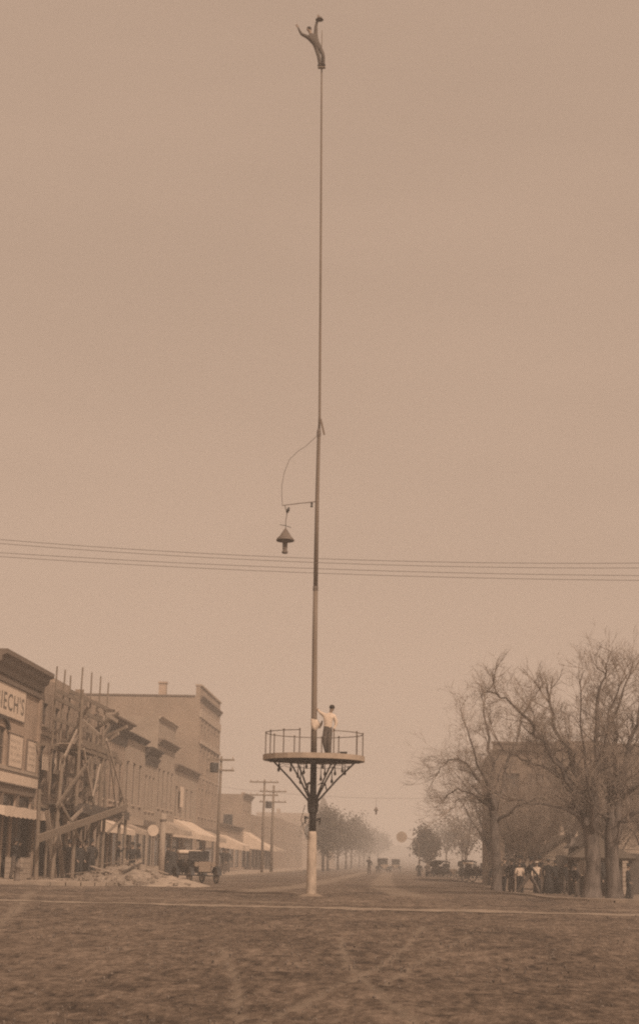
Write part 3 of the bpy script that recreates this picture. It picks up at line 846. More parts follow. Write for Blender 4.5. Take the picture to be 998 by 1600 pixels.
person_at('dark suited bystander farthest right among the tree crowd', (9.15, 74.0, zz(74)), R(-60), 'dk', scale=0.98, group=G1)
person_at('person in a brown jacket between the first tree trunk and the crowd', (5.22, 77.4, zz(77.4)), R(120), 'br', scale=0.95, group=G1)
person_at('person in dark suit half hidden behind the white-shirted figure', (6.0, 77.6, zz(77.6)), R(-10), 'dk', scale=1.0, group=G1)
person_at('person in black coat between the striding figure and the skirted people', (6.95, 77.8, zz(77.8)), R(60), 'bk', scale=1.0, group=G1)
person_at('person in dark suit leaning in close left of the near left trunk', (7.0, 62.4, zz(62.4)), R(-70), 'bk', scale=0.72, group=G1)
person_at('person in dark clothes close against the outer side of the right trunk', (8.98, 62.0, zz(62)), R(70), 'dk', scale=0.74, group=G1)
person_at('person in dark suit standing between the two thick trunks', (8.1, 64.5, zz(64.5)), R(0), 'dk', scale=0.8, group=G1)
# people on the left sidewalk
G2 = 'people on the left sidewalk'
person_at('person in a dark suit near the kerb between rubble heap and round sign', (-13.6, 80.5, WALK_Z), R(30), 'dk', scale=1.0, group=G2)
person_at('person in a brown jacket under the scaffold nearest the corner shop', (-16.2, 75.4, WALK_Z), R(-100), 'br', scale=1.0, group=G2)
person_at('person in black coat right of the parked car near the far awning', (-12.4, 112.0, WALK_Z), R(0), 'bk', scale=1.03, group=G2)
person_at('dark suited person standing under the scaffold beside the diagonal pole', (-15.05, 74.2, WALK_Z), R(60), 'dk', scale=0.98, group=G2)
person_at('person in black coat close behind another one under the scaffold', (-15.7, 74.9, WALK_Z), R(-40), 'bk', scale=1.0, group=G2)
person_at('person in black coat stepping out right of the scaffold posts', (-14.6, 82.0, WALK_Z), R(100), 'bk', scale=1.02, group=G2)
person_at('person in dark suit behind the rubble heap by the light crate', (-14.4, 87.5, WALK_Z), R(-80), 'dk', scale=1.0, group=G2)
person_at('person in long black dress left of the parked car', (-13.9, 97.5, WALK_Z), R(30), 'sk', scale=1.0, group=G2)
person_at('person in brown jacket left of the car, in front of the dark doorway', (-13.4, 99.0, WALK_Z), R(0), 'br', scale=1.03, group=G2)
person_at('dark suited person standing just behind the hood of the parked car', (-12.6, 101.0, WALK_Z), R(15), 'dk', scale=1.02, group=G2)
person_at('black coated figure at the left picture edge before the shopfront', (-16.5, 67.4, WALK_Z), R(70), 'bk', scale=0.97, group=G2)
person_at('dark figure on the far sidewalk under the square white awning', (-14.2, 132.0, WALK_Z), R(0), 'bk', scale=1.08, group=G2)
person_at('person in long black dress in the knot of people under the scaffold', (-15.2, 76.4, WALK_Z), R(20), 'sk', scale=1.0, group=G2)
person_at('person in dark suit at the right end of the knot under the scaffold', (-14.75, 75.6, WALK_Z), R(-140), 'dk', scale=1.03, group=G2)
person_at('person in black coat half hidden at the back of the knot under the scaffold', (-15.9, 77.6, WALK_Z), R(90), 'bk', scale=1.05, group=G2)
person_at('person in long black dress near the dark doorway behind the car', (-13.75, 94.2, WALK_Z), R(-60), 'sk', scale=1.02, group=G2)
# far street
G3 = 'people far down the street'
person_at('lone dark figure walking in the middle of the far street', (-2.9, 165.0, 0), R(0), 'bk', scale=1.0, group=G3)
person_at('small dark figure left of the row of parked cars', (2.1, 150.0, zz(150)-0.2), R(20), 'dk', scale=1.0, group=G3)
person_at('small brown figure between the far street and the parked cars', (2.9, 152.0, zz(152)-0.2), R(-20), 'br', scale=1.0, group=G3)

# ------------------------------------------------------------------ buildings of the left side
FX = -17.5
def wall_open(X, y0, y1, z0, z1, ops, rev=0.22):
    """street wall facing +x with real openings"""
    m = MB()
    ys = sorted({y0, y1, *[v for o in ops for v in o[:2]]}); zs = sorted({z0, z1, *[v for o in ops for v in o[2:4]]})
    for ya, yb in zip(ys[:-1], ys[1:]):
        for za, zb in zip(zs[:-1], zs[1:]):
            cy, cz = (ya+yb)/2, (za+zb)/2
            if any(o[0] < cy < o[1] and o[2] < cz < o[3] for o in ops): continue
            m.poly([(X, ya, za), (X, yb, za), (X, yb, zb), (X, ya, zb)])
    for a, b, c, d in [o[:4] for o in ops]:
        m.poly([(X, a, c), (X, b, c), (X-rev, b, c), (X-rev, a, c)]); m.poly([(X, a, d), (X, b, d), (X-rev, b, d), (X-rev, a, d)])
        m.poly([(X, a, c), (X, a, d), (X-rev, a, d), (X-rev, a, c)]); m.poly([(X, b, c), (X, b, d), (X-rev, b, d), (X-rev, b, c)])
    return m

def add_window(root, X, o, fm='trim', sill='stone', rail=True, fr=0.07, pane='glass', name='window'):
    a, b, c, d = o[:4]
    x1 = X-0.10; x0 = X-0.18
    m = MB().box(x0, x1, a, a+fr, c, d).box(x0, x1, b-fr, b, c, d).box(x0, x1, a+fr, b-fr, c, c+fr).box(x0, x1, a+fr, b-fr, d-fr, d)
    if rail: m.box(x0+.01, x1-.01, a+fr, b-fr, (c+d)/2-0.03, (c+d)/2+0.03)
    wn = obj(name, m, fm, root)
    obj('pane', MB().box(x0+0.01, x0+0.03, a+fr*.5, b-fr*.5, c+fr*.5, d-fr*.5), pane, wn)
    if sill: obj('sill', MB().box(X-0.1, X+0.09, a-0.08, b+0.08, c-0.12, c-0.003), sill, wn)
    return wn

def building(name, label, y0, y1, zt, wm, ops, depth=16, z0=0.0, sidem=None, fm='trim', sill='stone', X=FX, roofz=None, cat='building', names=None):
    root = thing(name, label, cat, (X, (y0+y1)/2, WALK_Z))
    obj('front_wall', wall_open(X, y0, y1, z0, zt, ops), wm, root)
    s = MB()
    xb = X-depth
    s.poly([(X, y0, z0), (xb, y0, z0), (xb, y0, zt), (X, y0, zt)]); s.poly([(X, y1, z0), (xb, y1, z0), (xb, y1, zt), (X, y1, zt)]); s.poly([(xb, y0, z0), (xb, y1, z0), (xb, y1, zt), (xb, y0, zt)])
    obj('side_wall', s, sidem or wm, root)
    rz = roofz or zt-0.45
    obj('roof', MB().poly([(X, y0, rz), (X, y1, rz), (xb, y1, rz), (xb, y0, rz)]), 'roof', root)
    obj('interior', MB().poly([(X-3.0, y0, z0), (X-3.0, y1, z0), (X-3.0, y1, rz), (X-3.0, y0, rz)]), 'dark', root)  # flat near-black sheet, indoor shade given as colour
    for k, o in enumerate(ops):
        kind = o[4] if len(o) > 4 else 'w'
        if kind == 'w': add_window(root, X, o, fm, sill)
        elif kind == 's': add_window(root, X, o, 'trim_dk', None, False, 0.09, 'glass', 'shop_window')
        elif kind == 'd':
            dr = add_window(root, X, o, 'trim_dk', None, False, 0.13, 'glass', 'door')
            obj('handle', MB().tube([(X-0.09, o[1]-0.22, 1.05), (X-0.04, o[1]-0.22, 1.1), (X-0.09, o[1]-0.22, 1.2)], 0.018, 6), 'nickel', dr)
    return root

def cornice(root, y0, y1, z0, z1, out_, m='trim', X=FX, name='cornice'):
    h = z1-z0
    pr = [(X+0.003, z0), (X+out_*0.25, z0), (X+out_*0.3, z0+h*0.3), (X+out_*0.6, z0+h*0.45), (X+out_*0.65, z0+h*0.7), (X+out_, z0+h*0.78), (X+out_, z1), (X+0.003, z1)]
    return obj(name, MB().prism_y(pr, y0-0.03, y1+0.03), m, root)

def brackets(root, y0, y1, n, z0, z1, out_, m='trim_dk', X=FX, wd=0.16):
    for k in range(n):
        y = y0+(y1-y0)*(k+.5)/n
        obj('bracket', MB().prism_y([(X+0.002, z0), (X+out_*0.35, z0+0.05), (X+out_*0.5, z0+(z1-z0)*0.5), (X+out_, z1), (X+0.002, z1)], y-wd/2, y+wd/2), m, root)

def awning(root, y0, y1, zt, zb, out_, val=0.3, m='canvas', X=FX):
    n = max(3, int((y1-y0)/0.8)); mb = MB()
    for k in range(n):
        a = y0+(y1-y0)*k/n; b = y0+(y1-y0)*(k+1)/n
        sag = 0.05
        top = [(X+0.02, a, zt), (X+0.02, b, zt)]
        mid = [(X+out_*.5, a, (zt+zb)/2-sag), (X+out_*.5, b, (zt+zb)/2-sag)]
        lo = [(X+out_, a, zb), (X+out_, b, zb)]
        dip = [(X+out_+0.02, a, zb-val), (X+out_+0.02, (a+b)/2, zb-val-0.05), (X+out_+0.02, b, zb-val)]
        mb.poly([top[0], top[1], mid[1], mid[0]]); mb.poly([mid[0], mid[1], lo[1], lo[0]]); mb.poly([lo[0], lo[1], dip[2], dip[1], dip[0]])
    for y in (y0, y1):
        mb.poly([(X+0.02, y, zt), (X+out_, y, zb), (X+out_+0.02, y, zb-val), (X+0.02, y, zb-val*0.5)])
    o = obj('awning', mb, m, root)
    so = o.modifiers.new('thick', 'SOLIDIFY'); so.thickness = 0.015
    fr = MB().tube([(X+0.02, y0+.1, zb-.2), (X+out_-.03, y0+.1, zb-.03)], 0.015, 5).tube([(X+0.02, y1-.1, zb-.2), (X+out_-.03, y1-.1, zb-.03)], 0.015, 5)
    obj('frame', fr, 'iron', o)
    return o

def text_mesh(s, height, width):
    cu = bpy.data.curves.new('txt', 'FONT'); cu.body = s; cu.size = 1; cu.offset = 0.012; cu.space_character = 1.14; cu.extrude = 0.0; cu.resolution_u = 3
    o = bpy.data.objects.new('txt', cu); C.objects.link(o)
    me = bpy.data.meshes.new_from_object(o.evaluated_get(bpy.context.evaluated_depsgraph_get()))
    bpy.data.objects.remove(o); bpy.data.curves.remove(cu)
    co = np.array([v.co for v in me.vertices]); mn, mx = co.min(0), co.max(0)
    co[:, 0] = (co[:, 0]-mn[0])/(mx[0]-mn[0])*width; co[:, 1] = (co[:, 1]-mn[1])/(mx[1]-mn[1])*height
    return me, co

def text_on_facade(name, s, X, y0, y1, z0, z1, m, parent):
    me, co = text_mesh(s, z1-z0, y1-y0)
    for v, c in zip(me.vertices, co): v.co = (X, y0+c[0], z0+c[1])
    me.materials.clear()
    me.update()
    return place(name, me, m, parent)

# corner shop with painted signs
b1 = building('corner_shop', 'two storey brick corner shop with painted signboards at the left picture edge', 65.4, 74.7, 9.05, 'brick',
    [(66.55, 68.45, 5.05, 6.7), (65.9, 68.1, 3.28, 3.85, 's'), (68.35, 71.0, 3.28, 3.85, 's'), (71.25, 74.0, 3.28, 3.85, 's'),
     (65.9, 68.6, 0.5, 2.95, 's'), (69.0, 70.2, 0.16, 2.95, 'd'), (70.6, 74.2, 0.5, 2.95, 's')])
cornice(b1, 65.4, 74.72, 8.95, 9.86, 0.62, 'trim')
obj('frieze', MB().box(FX+0.003, FX+0.14, 65.4, 74.7, 8.62, 8.80), 'trim', b1)
obj('corner_pilaster', MB().box(FX+0.003, FX+0.12, 74.3, 74.69, 0.13, 8.6), 'brick', b1)
obj('belt_course', MB().box(FX+0.003, FX+0.16, 65.4, 74.28, 4.84, 4.98), 'stone', b1)
obj('lintel_beam', MB().box(FX+0.003, FX+0.13, 65.4, 74.28, 3.87, 4.24), 'trim', b1)
for y in (65.7, 68.22, 71.12, 74.12): obj('pillar', MB().box(FX+0.004, FX+0.11, y-.1, y+.1, 0.13, 3.86), 'trim', b1)
# arched hood over the window
hm = MB()
for k in range(9):
    a0, a1 = PI*k/9, PI*(k+1)/9
    q = lambda a, r: (67.5-r*math.cos(a), 6.62+r*0.42*math.sin(a))
    (p0, z0_), (p1, z1_), (p2, z2_), (p3, z3_) = q(a0, 1.0), q(a1, 1.0), q(a1, 1.28), q(a0, 1.28)
    n = len(hm.v)
    for xx in (FX+0.004, FX+0.13): hm.v += [(xx, p0, z0_), (xx, p1, z1_), (xx, p2, z2_), (xx, p3, z3_)]
    for f in ((0, 1, 2, 3), (4, 5, 6, 7), (0, 1, 5, 4), (1, 2, 6, 5), (2, 3, 7, 6), (3, 0, 4, 7)): hm.f.append(tuple(n+i for i in f))
obj('arch_hood', hm, 'trim_dk', b1)
awning(b1, 65.5, 74.6, 3.3, 3.18, 0.9, 0.40)
def signboard(label, X, y0, y1, z0, z1, th=0.06):
    t = thing('signboard', label, 'sign', (X, (y0+y1)/2, z0))
    obj('board', MB().box(X, X+th, y0, y1, z0, z1), 'sign', t)
    fr = MB(); e = 0.05
    fr.box(X+0.001, X+th+.02, y0-e, y0-.001, z0-e, z1+e).box(X+0.001, X+th+.02, y1+.001, y1+e, z0-e, z1+e).box(X+0.001, X+th+.02, y0, y1, z0-e, z0-.001).box(X+0.001, X+th+.02, y0, y1, z1+.001, z1+e)
    obj('frame', fr, 'trim', t)
    return t
sg = signboard('large white signboard with dark capital letters under the cornice of the corner shop', FX+0.01, 65.9, 71.45, 7.2, 8.58)
text_on_facade('lettering', "BIECH'S", FX+0.075, 66.1, 71.2, 7.46, 8.26, 'letter', sg)
def faint_lines(X, y0, y1, z0, z1, rows_, seed):
    g = random.Random(seed); m = MB(); h = (z1-z0)/rows_
    for r in range(rows_):
        y = y0+g.uniform(0, 0.25)
        zt = z1-h*(r+0.25)
        while y < y1-0.15:
            w_ = g.uniform(0.06, 0.16); hh = h*0.5
            if g.random() < 0.8:
                m.poly([(X, y, zt-hh), (X, y+w_*.4, zt-hh), (X, y+w_*.4, zt), (X, y, zt)])
                if g.random() < 0.6: m.poly([(X, y+w_*.42, zt-hh*.6), (X, y+w_*.9, zt-hh*.6), (X, y+w_*.9, zt-hh*.35), (X, y+w_*.42, zt-hh*.35)])
            y += w_+0.07
    return m
s2 = signboard('white painted board with faded lines left of the other one, under the large sign', FX+0.01, 68.9, 71.42, 5.06, 6.5)
obj('lettering', faint_lines(FX+0.076, 69.1, 71.2, 5.2, 6.35, 4, 3), 'faded', s2)
s3 = signboard('narrower white board with faded lines at the right corner of the shop', FX+0.01, 72.4, 74.22, 5.04, 6.46)
obj('lettering', faint_lines(FX+0.076, 72.55, 74.05, 5.2, 6.3, 4, 8), 'faded', s3)
signboard('long low plain white board above the shop awning', FX+0.165, 65.6, 74.2, 4.28, 4.74)

# unfinished building behind the scaffold
ops2 = []
for k in range(6):
    yc = 75.95+2.72*k
    ops2.append((yc-0.5, yc+0.5, 4.2, 6.5)); ops2.append((yc-0.5, yc+0.5, 7.45, 8.55))
ops2 += [(75.2, 78.6, 0.2, 3.1, 'o'), (79.3, 83.1, 0.2, 3.1, 'o'), (83.8, 87.2, 0.2, 3.1, 'o'), (87.9, 90.9, 0.2, 3.1, 'o')]
b2 = building('unfinished_building', 'brick building under construction with ragged unfinished top behind wooden scaffold', 74.76, 91.5, 9.0, 'brick2', ops2, sill='stone')
g = random.Random(11)
y = 74.8
while y < 91.2:
    w_ = min(g.uniform(0.7, 1.9), 91.45-y); h = g.choice([0.15, 0.4, 0.55, 0.75, 1.0, 1.15])
    obj('raised_course', MB().box(FX-0.3, FX-0.003, y, y+w_-0.01, 9.003, 9.0+h), 'brick2', b2)
    y += w_
obj('chimney', MB().box(FX-2.0, FX-1.2, 76.6, 77.4, 8.56, 9.95).box(FX-2.06, FX-1.14, 76.54, 77.46, 9.952, 10.08), 'brick', b2)
obj('lintel', MB().box(FX+0.003, FX+0.14, 74.8, 91.45, 3.15, 3.45), 'trim_dk', b2)
obj('belt_course', MB().box(FX+0.003, FX+0.1, 74.8, 91.45, 6.95, 7.12), 'stone', b2)
for (ya, yb, za, zb) in ((75.2, 76.7, 5.25, 6.1), (77.95, 80.3, 5.25, 6.1), (81.2, 82.3, 7.0, 7.5), (84.0, 85.3, 6.9, 7.35)):
    obj('light_panel', MB().box(FX+0.15, FX+0.19, ya, yb, za, zb), 'sign', b2)

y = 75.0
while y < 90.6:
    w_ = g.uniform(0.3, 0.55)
    if g.random() < 0.8: obj('shade_board', MB().box(FX-0.35, FX-0.3, y, y+w_, 0.14, g.uniform(2.3, 3.08)), 'dark', b2)  # near-black boards added to deepen the shade behind the scaffold
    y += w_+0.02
# narrow shop with heavy bracketed cornice
b3 = building('bracketed_shop', 'brown brick shop with heavy dark bracketed cornice right of the scaffold', 91.54, 98.96, 9.1, 'brick2',
    [(92.2, 93.2, 4.6, 7.0), (94.0, 95.0, 4.6, 7.0), (95.6, 96.6, 4.6, 7.0), (97.3, 98.3, 4.6, 7.0), (92, 94.5, 0.4, 2.9, 's'), (94.9, 95.9, 0.16, 2.9, 'd'), (96.2, 98.6, 0.4, 2.9, 's')])
cornice(b3, 91.56, 98.94, 9.0, 9.5, 0.7, 'trim')
brackets(b3, 91.6, 98.9, 9, 8.0, 9.0, 0.5)
obj('lintel_beam', MB().box(FX+.003, FX+.12, 91.6, 98.9, 3.4, 3.75), 'trim', b3)
awning(b3, 91.8, 95.4, 3.35, 2.75, 1.5, 0.25, 'canvas')

b4 = building('pale_shop', 'pale stuccoed two storey shop with thin dark cornice and tall windows', 99.0, 106.9, 9.3, 'stucco',
    [(99.9, 100.9, 4.6, 7.3), (102.4, 103.4, 4.6, 7.3), (104.9, 105.9, 4.6, 7.3), (99.5, 102, 0.4, 2.9, 's'), (102.4, 103.5, 0.16, 2.9, 'd'), (104, 106.5, 0.4, 2.9, 's')])
cornice(b4, 99.0, 106.88, 8.75, 9.05, 0.4, 'trim_dk')
obj('lintel_beam', MB().box(FX+.003, FX+.12, 99.05, 106.85, 3.3, 3.7), 'stone', b4)
awning(b4, 99.3, 102.4, 3.3, 2.8, 1.4, 0.2, 'canvas_old')

b5 = building('small_shop', 'small pale shop with short dark bracketed cornice left of the taller pale building', 106.94, 112.4, 8.2, 'stucco',
    [(107.6, 108.4, 4.4, 6.8), (109.2, 110.0, 4.4, 6.8), (110.9, 111.7, 4.4, 6.8), (107.4, 109.4, 0.4, 2.9, 's'), (109.8, 111.9, 0.3, 2.9, 's')])
cornice(b5, 106.96, 112.38, 8.1, 8.7, 0.55, 'trim_dk')
brackets(b5, 107, 112.3, 7, 7.5, 8.1, 0.4)
obj('lintel_beam', MB().box(FX+.003, FX+.12, 107.0, 112.35, 3.3, 3.7), 'trim', b5)

b6 = building('tall_pale_shop', 'taller pale building with blank parapet beside the big brick block', 112.44, 121.5, 11.3, 'stucco',
    [(113.4, 114.4, 4.8, 7.6), (115.6, 116.6, 4.8, 7.6), (117.8, 118.8, 4.8, 7.6), (120.0, 121.0, 4.8, 7.6), (113, 116, 0.4, 2.9, 's'), (116.4, 117.4, 0.16, 2.9, 'd'), (117.9, 121.1, 0.4, 2.9, 's')])
cornice(b6, 112.46, 121.48, 9.3, 9.7, 0.45, 'trim')
cornice(b6, 112.46, 121.48, 11.1, 11.36, 0.25, 'stone')
awning(b6, 116.8, 121.2, 3.9, 3.2, 1.6, 0.3, 'canvas_old')

b7 = building('low_pale_shop', 'lower pale shop tucked against the side of the big brick block', 121.54, 135.5, 8.4, 'stucco',
    [(122.6, 123.8, 4.4, 6.8), (125.6, 126.8, 4.4, 6.8), (128.6, 129.8, 4.4, 6.8), (131.6, 132.8, 4.4, 6.8), (122, 126, 0.4, 2.9, 's'), (126.6, 127.8, 0.16, 2.9, 'd'), (128.4, 134.6, 0.4, 2.9, 's')])
cornice(b7, 121.56, 135.48, 8.0, 8.45, 0.4, 'trim')
obj('sign_panel', MB().box(FX+.2, FX+.27, 123.9, 125.4, 5.2, 6.8), 'sign', b7)
awning(b7, 122, 133.0, 4.2, 3.0, 2.2, 0.35)

# the big brick block
ops = []
for k in range(6):
    yc = 137.2+2.48*k
    ops += [(yc-0.62, yc+0.62, 11.6, 12.9), (yc-0.62, yc+0.62, 8.3, 10.6), (yc-0.62, yc+0.62, 4.9, 7.3)]
ops += [(136.6, 141, 0.4, 3.1, 's'), (141.6, 142.8, 0.16, 3.1, 'd'), (143.4, 150.4, 0.4, 3.1, 's')]
b8 = building('brick_block', 'big four storey brick block with long blank side wall and chimney', 135.54, 151.3, 15.2, 'brick2', ops, depth=26, sidem='brick3', roofz=15.0)
cornice(b8, 135.56, 151.28, 14.9, 15.3, 0.3, 'trim')
obj('parapet', MB().box(FX-0.4, FX-.003, 135.56, 151.28, 15.203, 16.15), 'brick3', b8)
obj('parapet_cap', MB().box(FX-0.46, FX+0.12, 135.5, 151.34, 16.153, 16.3), 'stone', b8)
obj('frieze_band', MB().box(FX+.003, FX+.14, 135.56, 151.28, 13.4, 14.1), 'stone', b8)
for k in range(7):
    yc = 135.96+2.48*k
    yc = min(max(yc, 135.9), 150.95)
    obj('pilaster', MB().box(FX+.003, FX+.09, yc-0.26, yc+0.26, 3.9, 13.39), 'brick3', b8)
obj('sill_course', MB().box(FX+.095, FX+.2, 135.6, 151.25, 11.1, 11.4), 'stone', b8)
obj('store_lintel', MB().box(FX+.003, FX+.25, 135.6, 151.25, 3.4, 3.89), 'trim', b8)
obj('chimney', MB().box(-21.25, -20.6, 135.7, 136.3, 14.9, 16.35).box(-21.32, -20.53, 135.63, 136.37, 16.352, 16.5), 'brick', b8)
obj('wall_coping', MB().box(-43.4, FX-0.47, 135.46, 135.9, 15.203, 15.34), 'trim', b8)
awning(b8, 138, 144, 3.8, 3.0, 1.8, 0.3, 'canvas_old')

# low row and the buildings beyond
b9 = building('low_store', 'low single storey store in the gap right of the big brick block', 152.5, 175.5, 4.6, 'brick2',
    [(154, 160, 0.4, 3, 's'), (161, 162.2, 0.16, 3, 'd'), (163.5, 169, 0.4, 3, 's'), (170, 174.5, 0.4, 3, 's')])
cornice(b9, 152.5, 175.5, 4.3, 4.7, 0.4, 'trim')
awning(b9, 153.5, 160.5, 3.6, 2.6, 2.4, 0.5)
ops = [(178+2.1*k, 179.1+2.1*k, 4.6, 6.8) for k in range(4)]+[(177.4, 181, 0.4, 3, 's'), (182, 186, 0.4, 3, 's')]
b10 = building('flat_roofed_store', 'plain two storey brick store with flat roof beyond the big block', 176.6, 187.2, 8.5, 'brick3', ops)
cornice(b10, 176.6, 187.2, 8.1, 8.6, 0.4, 'trim')
obj('chimney', MB().box(-18.6, -18.2, 185.6, 186.0, 8.06, 9.1), 'brick', b10)
obj('side_window', MB().box(-19.6, -18.6, 176.52, 176.58, 4.4, 6.2), 'glass', b10)
awning(b10, 178, 186.5, 4.4, 2.6, 3.0, 0.25)
ops = [(190+3*k, 191.2+3*k, 3.9, 5.6) for k in range(10)]+[(189+5*k, 192.5+5*k, 0.4, 3, 's') for k in range(6)]
b11 = building('row_of_shops', 'long low row of shops near the two telegraph poles', 188, 222, 6.6, 'brick3', ops)
awning(b11, 189, 202, 3.4, 2.6, 2.0, 0.25); awning(b11, 206, 220, 3.4, 2.6, 2.0, 0.25, 'canvas_old')
ops = [(226+3.4*k, 227.2+3.4*k, 4.2, 6) for k in range(18)]
b12 = building('far_shop_row', 'hazy two storey shop row farther down the left side', 224, 290, 7.4, 'brick3', ops)
b13 = building('far_hall', 'tall hazy hall with flat roofline behind the telegraph poles', 349, 372, 11.8, 'brick3', [(351+3*k, 352.4+3*k, 6, 9) for k in range(7)], depth=14)
obj('chimney', MB().box(-27, -26.2, 349.5, 350.4, 11.3, 12.7), 'brick', b13)
for k in range(4): obj('side_window', MB().box(-29.5+3*k, -28.1+3*k, 348.9, 348.97, 6.5, 9.0), 'glass', b13)
ch = thing('church', 'distant church with steep pointed roof directly behind the flagpole collar', 'church', (-18.6, 392, 0))
obj('wall', MB().box(-21, -15.9, 385, 402, 0, 10.8), 'brick3', ch)
rf = MB(); rf.v = [(-21.2, 384.7, 10.7), (-15.7, 384.7, 10.7), (-15.7, 402, 10.7), (-21.2, 402, 10.7), (-18.4, 386, 17.2), (-18.4, 401, 16.8)]
rf.f = [(0, 1, 4), (1, 2, 5, 4), (2, 3, 5), (3, 0, 4, 5), (0, 3, 2, 1)]
obj('roof', rf, 'roof', ch)
for x in (-19.6, -17.2): obj('window', MB().box(x-.5, x+.5, 384.9, 384.97, 4, 8), 'glass', ch)

# ------------------------------------------------------------------ scaffold
sc = thing('scaffold', 'rough wooden builders scaffold with tall poles in front of the unfinished building', 'scaffold', (-16, 78, WALK_Z))
SB = [(73.9, 10.15), (75.7, 10.2), (77.2, 10.1), (79.9, 10.85), (82.5, 10.9), (85.0, 11.0), (87.3, 10.9)]
for y, zt in SB:
    j = rnd.uniform(-.08, .08)
    obj('pole', MB().tube([(-16.6, y, 0.1), (-16.6+j, y+j, 5), (-16.6-j*0.5, y+0.5*j, zt)], [0.075, 0.06, 0.04], 7), 'timber', sc)
SFR = [(66.0, 3.9, -0.3), (69.1, 5.6, 0.85), (73.4, 9.0, 0.1), (76.6, 7.2, 0.1), (79.3, 7.6, 0.0), (80.7, 5.0, 0.05), (85.3, 5.0, 0.0), (87.2, 4.4, 0.0)]
for y, zt, ln in SFR:
    obj('pole', MB().tube([(-15.2, y, 0.1), (-15.2, y+ln*0.5, zt*0.5), (-15.2, y+ln, zt)], [0.10, 0.09, 0.075], 7), 'timber', sc)
for z, ya, yb, x in ((3.35, 72.8, 87.6, -15.2), (3.35, 73.6, 87.8, -16.6), (6.2, 73.4, 84.5, -15.2), (6.25, 73.6, 87.8, -16.6), (8.6, 73.6, 87.9, -16.6)):
    obj('ledger', MB().beam((x+0.1, ya, z), (x+0.1, yb, z+rnd.uniform(-.1, .12)), 0.07, 0.2), 'timber_dk' if z < 4 else 'timber', sc)
for z, ys in ((3.47, (73.9, 75.7, 79.9, 82.5, 85, 87.2)), (6.36, (73.9, 77.2, 79.9, 82.5))):
    for y in ys: obj('putlog', MB().beam((-17.4, y+.1, z), (-14.9, y+.1, z), 0.09, 0.09), 'timber', sc)
for k in range(5):
    obj('plank', MB().beam((-16.45+0.28*k, 73.2+rnd.uniform(0, .6), 3.56), (-16.45+0.28*k, 87.4+rnd.uniform(-1, .5), 3.56), 0.25, 0.05), 'timber_dk', sc)
for k in range(4):
    obj('plank', MB().beam((-16.4+0.28*k, 73.6+rnd.uniform(0, .8), 6.44), (-16.4+0.28*k, 83.5+rnd.uniform(-2, .6), 6.44), 0.25, 0.05), 'timber_lt', sc)
for y_ in (74.3, 76.5, 78.8, 81.2, 83.7, 86.1): obj('deck_skirt', MB().box(-15.05, -15.0, y_-1.0, y_+1.15, 3.1+0.04*(int(y_) % 3), 3.62), 'timber_dk', sc)
for y_ in (74.6, 77.0, 79.3, 81.8): obj('guard_board', MB().box(-15.08, -15.03, y_-1.05, y_+1.0, 6.28+0.05*(int(y_) % 2), 6.62), 'timber', sc)
for z_, a_, b_ in ((8.95, 73.8, 81.0), (9.25, 76.5, 87.6), (7.6, 73.7, 84.0), (5.1, 74.0, 87.0)): obj('guard_board', MB().beam((-16.48, a_, z_), (-16.48, b_, z_+0.1), 0.05, 0.2), 'timber', sc)
obj('inclined_beam', MB().beam((-14.72, 63.9, 1.82), (-14.72, 84.3, 3.82), 0.14, 0.30), 'timber', sc)
BR = [((-15.0, 69.3, 3.4), (-14.95, 79.1, 0.2), 'timber'), ((-15.05, 72.0, 6.9), (-15.05, 69.6, 5.5), 'timber_lt'), ((-15.05, 73.8, 6.2), (-15.05, 76.6, 4.0), 'timber_lt'), ((-15.05, 78.2, 5.7), (-15.0, 76.4, 4.0), 'timber_lt'),
      ((-15.05, 79.5, 7.1), (-15.05, 86.6, 3.7), 'timber_lt'), ((-16.5, 82.5, 8.6), (-16.5, 77.3, 6.3), 'timber'), ((-16.5, 79.9, 6.3), (-16.5, 85, 3.6), 'timber_lt'), ((-16.45, 87.3, 8.4), (-16.45, 82.5, 6.3), 'timber'),
      ((-15.05, 68.5, 3.3), (-15.05, 75.8, 5.9), 'timber'), ((-14.98, 85.2, 3.3), (-14.98, 80.8, 2.4), 'timber_lt'), ((-15.0, 74.0, 3.35), (-15.0, 70.9, 2.6), 'timber_lt'), ((-15.1, 81.0, 6.3), (-15.1, 83.6, 3.7), 'timber_lt')]
g = random.Random(77)
for k in range(22):
    y_ = g.uniform(74.2, 87); z_ = g.choice([3.8, 4.6, 5.4, 6.6, 7.2, 7.8, 8.4, 8.9]); l_ = g.uniform(0.9, 2.6); t_ = g.uniform(-1.2, 1.2)
    BR.append(((g.choice([-15.32, -16.75, -16.9]), y_, z_), (-16.75, y_+l_*math.cos(t_), z_+l_*math.sin(t_)), g.choice(['timber', 'timber_lt', 'timber_lt'])))
for a, b, m_ in BR: obj('brace', MB().beam(a, b, 0.06, 0.17), m_, sc)

# leaning planks under the scaffold deck
for k, (y, col, lab) in enumerate(((72.6, 'timber_lt', 'pale plank leaning under the scaffold deck nearest the corner shop'), (74.4, 'timber_lt', 'second pale plank leaning under the scaffold deck'), (76.2, 'sign', 'whitewashed plank leaning in the middle under the scaffold deck'), (78.0, 'timber_lt', 'rightmost pale plank leaning under the scaffold deck'))):
    tag(obj('leaning_plank', MB().beam((-15.95, y+0.5, WALK_Z+0.05), (-16.3, y-0.4+0.2*k, 3.2), 0.24, 0.05), col), lab, 'plank', 'planks leaning under the scaffold')

